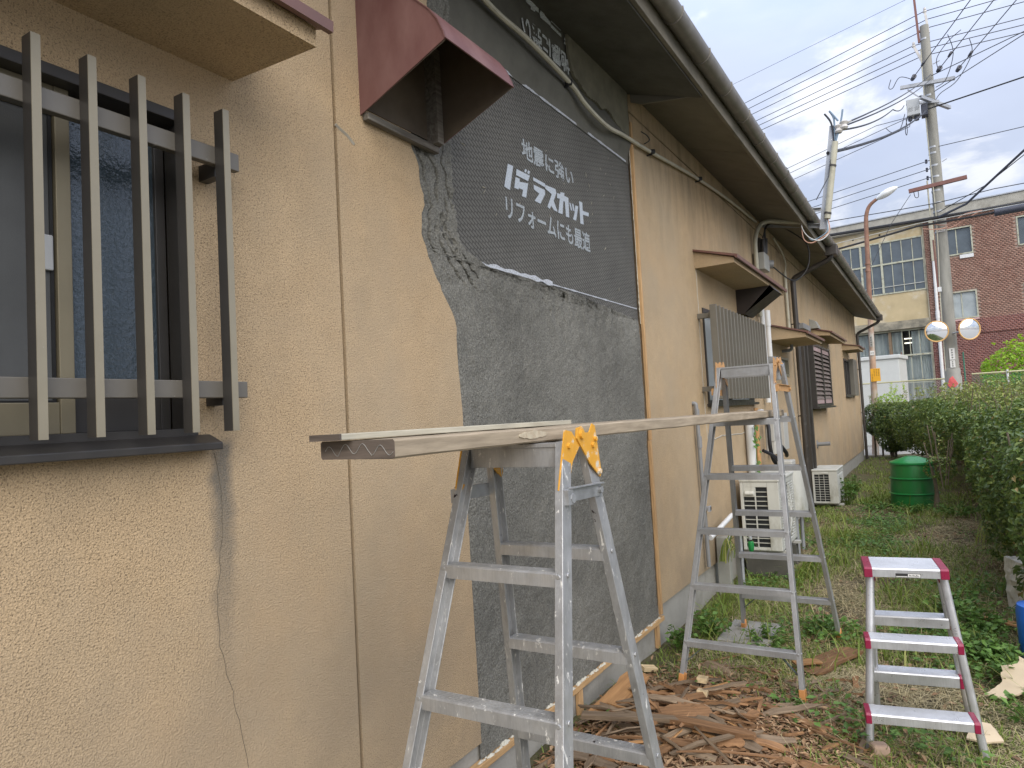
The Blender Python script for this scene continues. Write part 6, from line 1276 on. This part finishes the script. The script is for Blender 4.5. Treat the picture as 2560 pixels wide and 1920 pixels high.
mb.build('vent_hole', MT['dark'], ebo)['kind'] = 'stuff'
mb = MB(); mb.box(1.90, 2.06, 22.6, 22.92, 9.42, 9.72).tube([(1.62, 22.7, 9.46), (1.62, 22.7, 9.36)], .05, 8).tube([(1.78, 22.7, 9.46), (1.78, 22.7, 9.34)], .06, 8); mb.build('bushing', MT['insul_dark'], ebo)
def insul(p, q, r=.035): mb = MB(); mb.tube([p, Vector(p).lerp(Vector(q), .5), q], r, 8, True, r * 1.3); mb.build('insulator', MT['insul_dark'], po)
for p in ((1.75, 22.8, 10.57), (2.38, 22.8, 10.62), (2.83, 22.8, 10.49)): insul(p, Vector(p) + Vector((.06, -.17, .02)), .05); insul(Vector(p) + Vector((.25, -.7, .04)), Vector(p) + Vector((.31, -.9, .05)), .03)
for z in (8.19, 7.95, 7.71): mb = MB(); mb.tube([(1.92, 22.96, z), (2.1, 22.96, z + .03)], .012, 6); mb.lathe([(.02, -.06), (.035, -.04), (.02, 0), (.035, .04), (.02, .06)], (1.92, 22.96, z), 8); mb.build('insulator', MT['insul_dark'], po)
mb = MB(); mb.tube([(2.30, 22.98, 8.10), (2.42, 22.98, 8.16)], .012, 5).tube([(2.28, 22.9, 10.9), (2.45, 22.9, 10.95)], .014, 5); mb.build('step_bolt', MT['galv'], po)
mb = MB(); mb.tube(smooth_path([(2.02, 22.84, 11.4), (2.0, 22.82, 9.0), (2.04, 22.80, 6.5), (1.97, 22.80, 4.2), (1.95, 22.80, 2.2)]), .014, 6); mb.tube([(1.90, 22.84, 7.6), (1.90, 22.84, 6.6)], .02, 6); mb.build('riser_conduit', MT['beige_pvc'], po); mb = MB(); mb.tube([(1.92, 22.82, 5.9), (1.94, 22.82, 4.55)], .022, 6); mb.build('riser_conduit', MT['redarm'], po); mb = MB(); mb.box(1.93, 2.02, 22.76, 22.82, 4.42, 4.55); mb.build('junction_box', MT['white_pvc'], po)
def notice(z0, z1, x0, x1, mat, ink, rows, cols_, parent, y): 
    mb = MB(); mb.box(x0, x1, y, y + .012, z0, z1); n = mb.build('notice', MT[mat], parent); mb = MB()
    for i in range(cols_):
        for j in range(rows):
            if ink == 'signink' and (i == 0 and j < 3 or i > 0 and j > 4): continue
            cx_ = x0 + (x1 - x0) * (i + .7) / (cols_ + .4); cz_ = z1 - (z1 - z0) * (j + .8) / (rows + .6); s = min((x1 - x0) / cols_, (z1 - z0) / rows) * .30
            mb.box(cx_ - s, cx_ + s, y - .002, y - .0005, cz_ - s * .3, cz_ + s * .1).box(cx_ - s * .3, cx_ + s * .2, y - .003, y - .0021, cz_ - s, cz_ + s).box(cx_ - s * .8, cx_ + s * .8, y - .002, y - .0005, cz_ + s * .55, cz_ + s * .8)
    mb.build('lettering', MT[ink], n)['kind'] = 'stuff'; return n
notice(2.50, 2.82, 2.07, 2.20, 'paper', 'black_ink', 4, 1, po, 22.795); notice(2.28, 2.48, 2.07, 2.19, 'paper', 'black_ink', 3, 1, po, 22.795); notice(6.10, 6.17, 2.0, 2.22, 'paper', 'black_ink', 1, 5, po, 22.83)
mb = MB()
for P in ([(1.75, 22.78, 10.57), (1.45, 22.85, 10.75), (1.25, 23.0, 10.55), (1.15, 23.1, 10.62), (1.22, 23.1, 10.85)], [(2.4, 22.78, 10.62), (2.38, 22.7, 10.95), (2.65, 22.4, 11.2), (2.95, 22.0, 11.25)], [(2.65, 22.05, 11.25), (2.75, 22.3, 10.8), (2.55, 22.7, 10.3), (2.3, 22.85, 10.2)], [(3.12, 22.0, 10.95), (3.15, 22.2, 10.6), (2.8, 22.6, 10.15), (2.4, 22.85, 10.0), (2.25, 22.85, 9.8)], [(1.50, 22.7, 9.6), (1.35, 22.7, 9.2), (1.15, 22.7, 9.15), (1.0, 22.8, 9.35)], [(1.56, 22.6, 9.5), (1.48, 22.6, 9.1), (1.50, 22.6, 8.95), (1.53, 22.6, 9.1), (1.52, 22.6, 9.4)], [(1.55, 22.84, 7.38), (1.58, 22.84, 7.2), (1.66, 22.84, 7.2), (1.66, 22.84, 7.4)]): mb.tube(smooth_path(P), .010, 5)
mb.build('jumper_wire', MT['wire'], po)
mb = MB()
for P in ([(1.95, 22.80, 6.35), (2.3, 22.75, 6.25), (2.7, 22.7, 6.45), (3.1, 22.6, 6.45)], [(2.0, 22.80, 6.2), (2.35, 22.72, 6.15), (2.7, 22.7, 6.3), (3.0, 22.6, 6.42)], [(1.7, 22.75, 6.25), (2.05, 22.7, 6.15), (2.3, 22.7, 6.20)]): mb.tube(smooth_path(P), .014, 5)
mb.build('fibre_cable', MT['copper'], po)

def mirror(label, x, z, y, face, brk):
    f = Vector(face).normalized(); t = thing('traffic_mirror', label, 'traffic mirror', (x, y, z), group='round traffic mirrors beside the utility pole'); c = Vector((x, y, z)); a = f.cross(Vector((0, 0, 1))).normalized(); b = a.cross(f); r = .29; n = 36
    mb = MB(); prof = [(.0, .030)] + [(r * .93 * k / 7, .030 - .030 * (k / 7) ** 2) for k in range(1, 8)]; vs = [c + f * h + (a * math.cos(u) + b * math.sin(u)) * q for q, h in prof for u in np.linspace(0, 2 * math.pi, n, endpoint=False)]
    mb.add(vs, [(i * n + k, i * n + (k + 1) % n, (i + 1) * n + (k + 1) % n, (i + 1) * n + k) for i in range(len(prof) - 1) for k in range(n)]); g = mb.build('mirror_face', MT['mirror'], t)
    g.data.polygons.foreach_set('use_smooth', [True] * len(g.data.polygons)); g.data.flip_normals() if False else None
    mb = MB(); mb.tube([c + (a * math.cos(u) + b * math.sin(u)) * r * .965 for u in np.linspace(0, 2 * math.pi, 37)], .018, 8, False); mb.build('rim', MT['orangerim'], t, smooth=True)
    mb = MB(); vs = [c - f * .05 + (a * math.cos(u) + b * math.sin(u)) * r * .5 for u in np.linspace(0, 2 * math.pi, n, endpoint=False)]; mb.add([c + (a * math.cos(u) + b * math.sin(u)) * r * .94 - f * .004 for u in np.linspace(0, 2 * math.pi, n, endpoint=False)] + vs, [(k, (k + 1) % n, n + (k + 1) % n, n + k) for k in range(n)] + [tuple(range(n, 2 * n))]); mb.build('back', MT['orangerim'], t)
    mb = MB(); mb.tube([c - f * .05, Vector(brk)], .022, 8); mb.build('bracket', MT['galv'], t); return t
mirror('round convex traffic mirror left of the utility pole reflecting grey road and sky', 1.815, 3.30, 22.55, (.16, -1, -.05), (2.10, 22.9, 3.28)); mirror('round convex traffic mirror right of the utility pole reflecting green and buildings', 2.575, 3.28, 22.52, (.55, -1, -.05), (2.14, 22.9, 3.22))
mb = MB(); mb.prism([(1.96, 22.70, 1.80), (2.02, 22.68, 1.98), (2.10, 22.70, 2.05), (2.16, 22.68, 1.93), (2.22, 22.68, 1.82), (2.14, 22.66, 1.74), (2.02, 22.68, 1.72)], (0, .05, 0)); tag(mb.build('red_cloth', MT['red'], None, bevel=.01, origin=(2.08, 22.7, 1.72)), 'small crumpled pinkish red cloth at the utility pole base above the hedge', 'cloth')

# ------------------------------------------------------------------ street lamp
t = thing('street_lamp', 'rusty orange street lamp post with a curved arm and a pale lamp head', 'street lamp', (.10, 22.0, 0))
P = [(.10, 22, -.1), (.19, 22, 1.6), (.26, 22, 4.0), (.335, 22, 6.45), (.37, 22, 6.78), (.47, 21.99, 7.0), (.68, 21.97, 7.15)]
mb = MB(); mb.tube([P[0], P[1], (.225, 22, 2.9)], .088, 14, True, .082).tube([(.225, 22, 2.9), (.262, 22, 4.25)], .072, 14); mb.build('lower_post', MT['rust'], t, smooth=True)
mb = MB(); mb.tube(smooth_path([(.262, 22, 4.2), (.30, 22, 5.4)] + P[3:], 5), .066, 12, True, .045); mb.build('curved_arm', MT['rust_dark'], t, smooth=True)
for z in (5.35, 5.15, 4.25): mb = MB(); x = .10 + (z / 6.45) * .235; mb.tube([(x, 22, z - .02), (x, 22, z + .02)], .076, 14); mb.build('band', MT['galv'] if z < 4.5 else MT['rust_dark'], t)
def head(u, v):
    a = 2 * math.pi * u; s = math.sin(math.pi * min(1, max(0, v))) ** .7; L = .56; c = Vector((.60, 21.97, 7.12)).lerp(Vector((1.20, 21.93, 7.345)), v); return c + Vector((0, .15 * s * math.cos(a), .12 * s * math.sin(a) * (1.0 if math.sin(a) > 0 else .8)))
mb = MB(); mb.grid(head, 20, 14); mb.build('lamp_head', MT['lampglass'], t, smooth=True)
mb = MB(); mb.box(.16, .42, 21.885, 21.90, 2.0, 2.0 + .001); mb.v, mb.f = [], []
notice(2.02, 2.38, .150, .390, 'sign', 'signink', 8, 4, t, 21.885); notice(2.76, 2.88, .175, .285, 'paper', 'black_ink', 1, 2, t, 21.905); notice(3.0, 3.3, .19, .26, 'meter', 'black_ink', 4, 1, t, 21.905)

# ------------------------------------------------------------------ service mast on the eave
t = thing('service_mast', 'galvanised service mast with bracket arms and a plastic conduit at the house eave', 'service mast', (.69, 8.5, 3.45))
b, tp = Vector((.69, 8.5, 3.46)), Vector((.875, 8.5, 4.60)); mb = MB(); mb.channel(tp, b, (0, -1, 0), .05, .075, .005); ms = mb.build('angle_post', MT['galv'], t)
mb = MB(); dv = (tp - b)
for k in range(8): c = b + dv * (.06 + k * .115); mb.disc(c + Vector((0, -.0256, 0)), (0, -1, 0), .008, .002, 8)
mb.build('bolt_hole', MT['paper'], ms)
mb = MB(); mb.tube([(.745, 8.44, 3.56), (.885, 8.44, 4.40)], .034, 12); mb.build('conduit', MT['beige_pvc'], t, smooth=True)
for z in (3.62, 4.14): mb = MB(); x = .745 + (z - 3.56) / .84 * .14; mb.tube([(x - .003, 8.44, z - .01), (x + .003, 8.44, z + .01)], .039, 12); mb.build('band', MT['pipe_dark'], t)
for p, q, w in (((.02, 8.36, 3.735), (.69, 8.47, 3.68), .035), ((.02, 8.62, 3.66), (.715, 8.53, 3.50), .045)): mb = MB(); mb.beam(p, q, .006, w).beam(Vector(p) + Vector((0, -.02, w / 2)), Vector(q) + Vector((0, -.02, w / 2)), .04, .006); mb.build('bracket_arm', MT['galv'], t)
mb = MB(); mb.lathe([(.03, -.05), (.045, -.03), (.03, 0), (.045, .03), (.02, .05)], (.93, 8.45, 4.54), 10).lathe([(.03, -.05), (.045, -.03), (.03, 0), (.045, .03), (.02, .05)], (.985, 8.45, 4.57), 10); mb.tube([(.86, 8.5, 4.55), (1.06, 8.46, 4.60)], .010, 6); mb.build('insulator', MT['porcelain'], t)
for i, P in enumerate(([(.875, 8.46, 4.42), (.86, 8.45, 4.62), (.80, 8.44, 4.74)], [(.88, 8.46, 4.42), (.89, 8.45, 4.66), (.85, 8.44, 4.76), (.93, 8.45, 4.63)], [(.89, 8.45, 4.40), (.96, 8.44, 4.62), (.985, 8.44, 4.74)])): mb = MB(); mb.tube(smooth_path(P), .010, 6); mb.build('lead_wire', MT['bluewire' if i else 'wire'], t)
for P, m in (([(.74, 8.44, 3.56), (.74, 8.43, 3.44), (.70, 8.4, 3.38), (.60, 8.36, 3.33), (.56, 8.3, 3.34)], 'bluewire'), ([(.75, 8.44, 3.56), (.76, 8.43, 3.42), (.68, 8.4, 3.35), (.58, 8.35, 3.30), (.52, 8.28, 3.32), (.50, 8.26, 3.40), (.50, 8.26, 3.58)], 'copper'), ([(.735, 8.44, 3.56), (.75, 8.43, 3.40), (.66, 8.38, 3.32), (.56, 8.33, 3.36), (.51, 8.25, 3.44), (.49, 8.26, 3.56)], 'white_pvc')): mb = MB(); mb.tube(smooth_path(P), .0055, 6); mb.build('lead_wire', MT[m], t, smooth=True)

# ------------------------------------------------------------------ overhead wires
def wire(label, pts, r=.011, mat='wire', group='overhead power lines', name='power_line', s=0.):
    out = []
    for i in range(len(pts) - 1): out += sag(pts[i], pts[i + 1], s * (Vector(pts[i + 1]) - Vector(pts[i])).length, 10)[(1 if i else 0):]
    mb = MB(); mb.tube(out, r, 6); o = mb.build(name, MT[mat], None, origin=tuple(pts[0])); return tag(o, label, 'overhead wire', group)
dl = Vector((-.891, .454, 0)); 
for i, (x, z, az) in enumerate(((2.18, 12.52, 88), (2.25, 12.27, 88), (2.30, 12.02, 87), (1.86, 11.62, 86), (1.97, 11.44, 85), (2.03, 11.25, 84))):
    p = Vector((x, 23, z)); wire(f'{["topmost", "second", "third", "fourth", "fifth", "lowest"][i]} of the six long parallel power lines crossing the sky past the pole top', [p + dl * 60, p, p + Vector((math.sin(R(az)), math.cos(R(az)), 0)) * 35], .0115)
p = Vector((1.75, 23, 13.02)); d2 = Vector((math.sin(R(112)), math.cos(R(112)), 0)); wire('very thin wire highest in the sky above the six power lines', [p - d2 * 60, p + d2 * 30], .006)
for i, (x, z) in enumerate(((1.78, 10.58), (2.42, 10.64), (2.87, 10.52))): p = Vector((x, 22.7, z)); wire(f'{["left", "middle", "right"][i]} of three steep power lines running up from the crossarm over the camera', [p, p + Vector((.322, -.947, .004)) * 45], .011)
dm = Vector((-.883, .469, 0))
for i, z in enumerate((8.19, 7.95, 7.71)): p = Vector((1.92, 22.96, z)); wire(f'{["upper", "middle", "lower"][i]} of three low wires from the small insulators to the left', [p, p + dm * 60], .010)
dn = Vector((-.80, .60, 0))
for i, (x, z) in enumerate(((.75, 9.56), (1.15, 9.47), (1.59, 9.31))): p = Vector((x, 23, z)); wire(f'{["upper", "middle", "lower"][i]} of three thin lines leaving the equipment box towards the left', [(1.65, 22.75, 9.5), p, p + dn * 60], .009)
wire('upper service drop wire from the mast insulators up to the pole', [(.985, 8.45, 4.58), (2.22, 22.85, 10.61)], .010, s=.006); wire('lower service drop wire from the mast insulators up to the pole', [(.94, 8.45, 4.55), (2.21, 22.83, 10.47)], .010, s=.007)
wire('taut wire from the pole rising to the right above the black cable', [(2.22, 22.85, 10.56), (2.22 + 21, 22.85 - 13.2, 10.7)], .012); wire('second taut wire from the pole rising steeply to the right', [(2.25, 22.85, 10.09), (2.25 + 12.8, 22.85 - 15.3, 10.2)], .012)
wire('thick black insulated cable from the mast conduit to the pole equipment box', [tuple(q) for q in sag((.80, 8.46, 4.30), (2.06, 22.6, 9.55), .16, 12)] + [(2.06 + 33, 22.6 - 10, 9.7)], .019, 'black', 'service cables', 'service_cable')
wire('grey cable from the mast insulator to the small connectors left of the equipment box', [(.95, 8.45, 4.52), (1.35, 15.0, 7.0), (1.50, 22.7, 9.85)], .011, group='service cables', name='service_cable', s=.01)
wire('single wire leaving the pole collar horizontally to the right', [(2.25, 22.9, 8.53), (32, 20.8, 8.55)], .010, group='telephone cables'); wire('thin twisted wire hanging from the mast down to the gutter', [(.84, 8.47, 4.33), (.80, 8.35, 4.0), (.70, 8.0, 3.68)], .006, group='service cables', name='service_cable')
wire('upper thick black telephone cable bundle running level in front of the factory', [(-14, 23.2, 6.75), (2.04, 22.75, 6.50), (22, 22.4, 6.55)], .045, 'black', 'telephone cables', 'cable_bundle', .002); wire('lower black telephone cable rising to the pole in front of the factory', [(-14, 23.2, 5.0), (-.46, 22.7, 6.05), (1.55, 22.72, 6.34), (3.4, 22.5, 6.32), (22, 22.3, 6.5)], .030, 'black', 'telephone cables', 'cable_bundle', .004); wire('pale thin support wire just above the lower telephone cable', [(-14, 23.1, 5.1), (1.6, 22.66, 6.40), (3.4, 22.4, 6.40), (22, 22.2, 6.55)], .010, 'white_fence', 'telephone cables')
wire('lashed thin wire along the roof edge of the factory with small loops', [(-14, 23.3, 7.3), (.3, 22.9, 6.95), (2.05, 22.72, 6.90), (3.4, 22.6, 6.98), (22, 22.3, 7.3)], .012, group='telephone cables', s=.003)
wire('thick dark bundle rising from the pole to the upper right corner', [(2.1, 22.65, 6.48), (2.75, 22.4, 6.66), (3.05, 22.2, 6.88), (4.2, 21.0, 7.62), (10, 15.5, 10.2)], .032, 'insul_dark', 'telephone cables', 'cable_bundle'); wire('thin wire beside the thick dark bundle at the right', [(2.1, 22.6, 6.6), (3.2, 22.1, 7.0), (10, 15.3, 10.4)], .012, group='telephone cables')
wire('slack stay wire slanting down across the factory window to the lamp post', [(1.47, 22.84, 7.30), (.95, 22.5, 6.5), (.36, 22.05, 5.25)], .008, group='service cables', name='stay_wire')
mb = MB(); mb.tube([(3.35, 22.42, 6.30), (3.42, 22.42, 6.30), (6.2, 22.35, 6.36), (6.3, 22.35, 6.36)], .10, 14); tag(mb.build('cable_closure', MT['insul_dark'], None, smooth=True, origin=(3.35, 22.42, 6.3)), 'long dark cable closure sleeve hanging on the telephone cable at the right edge', 'cable closure')
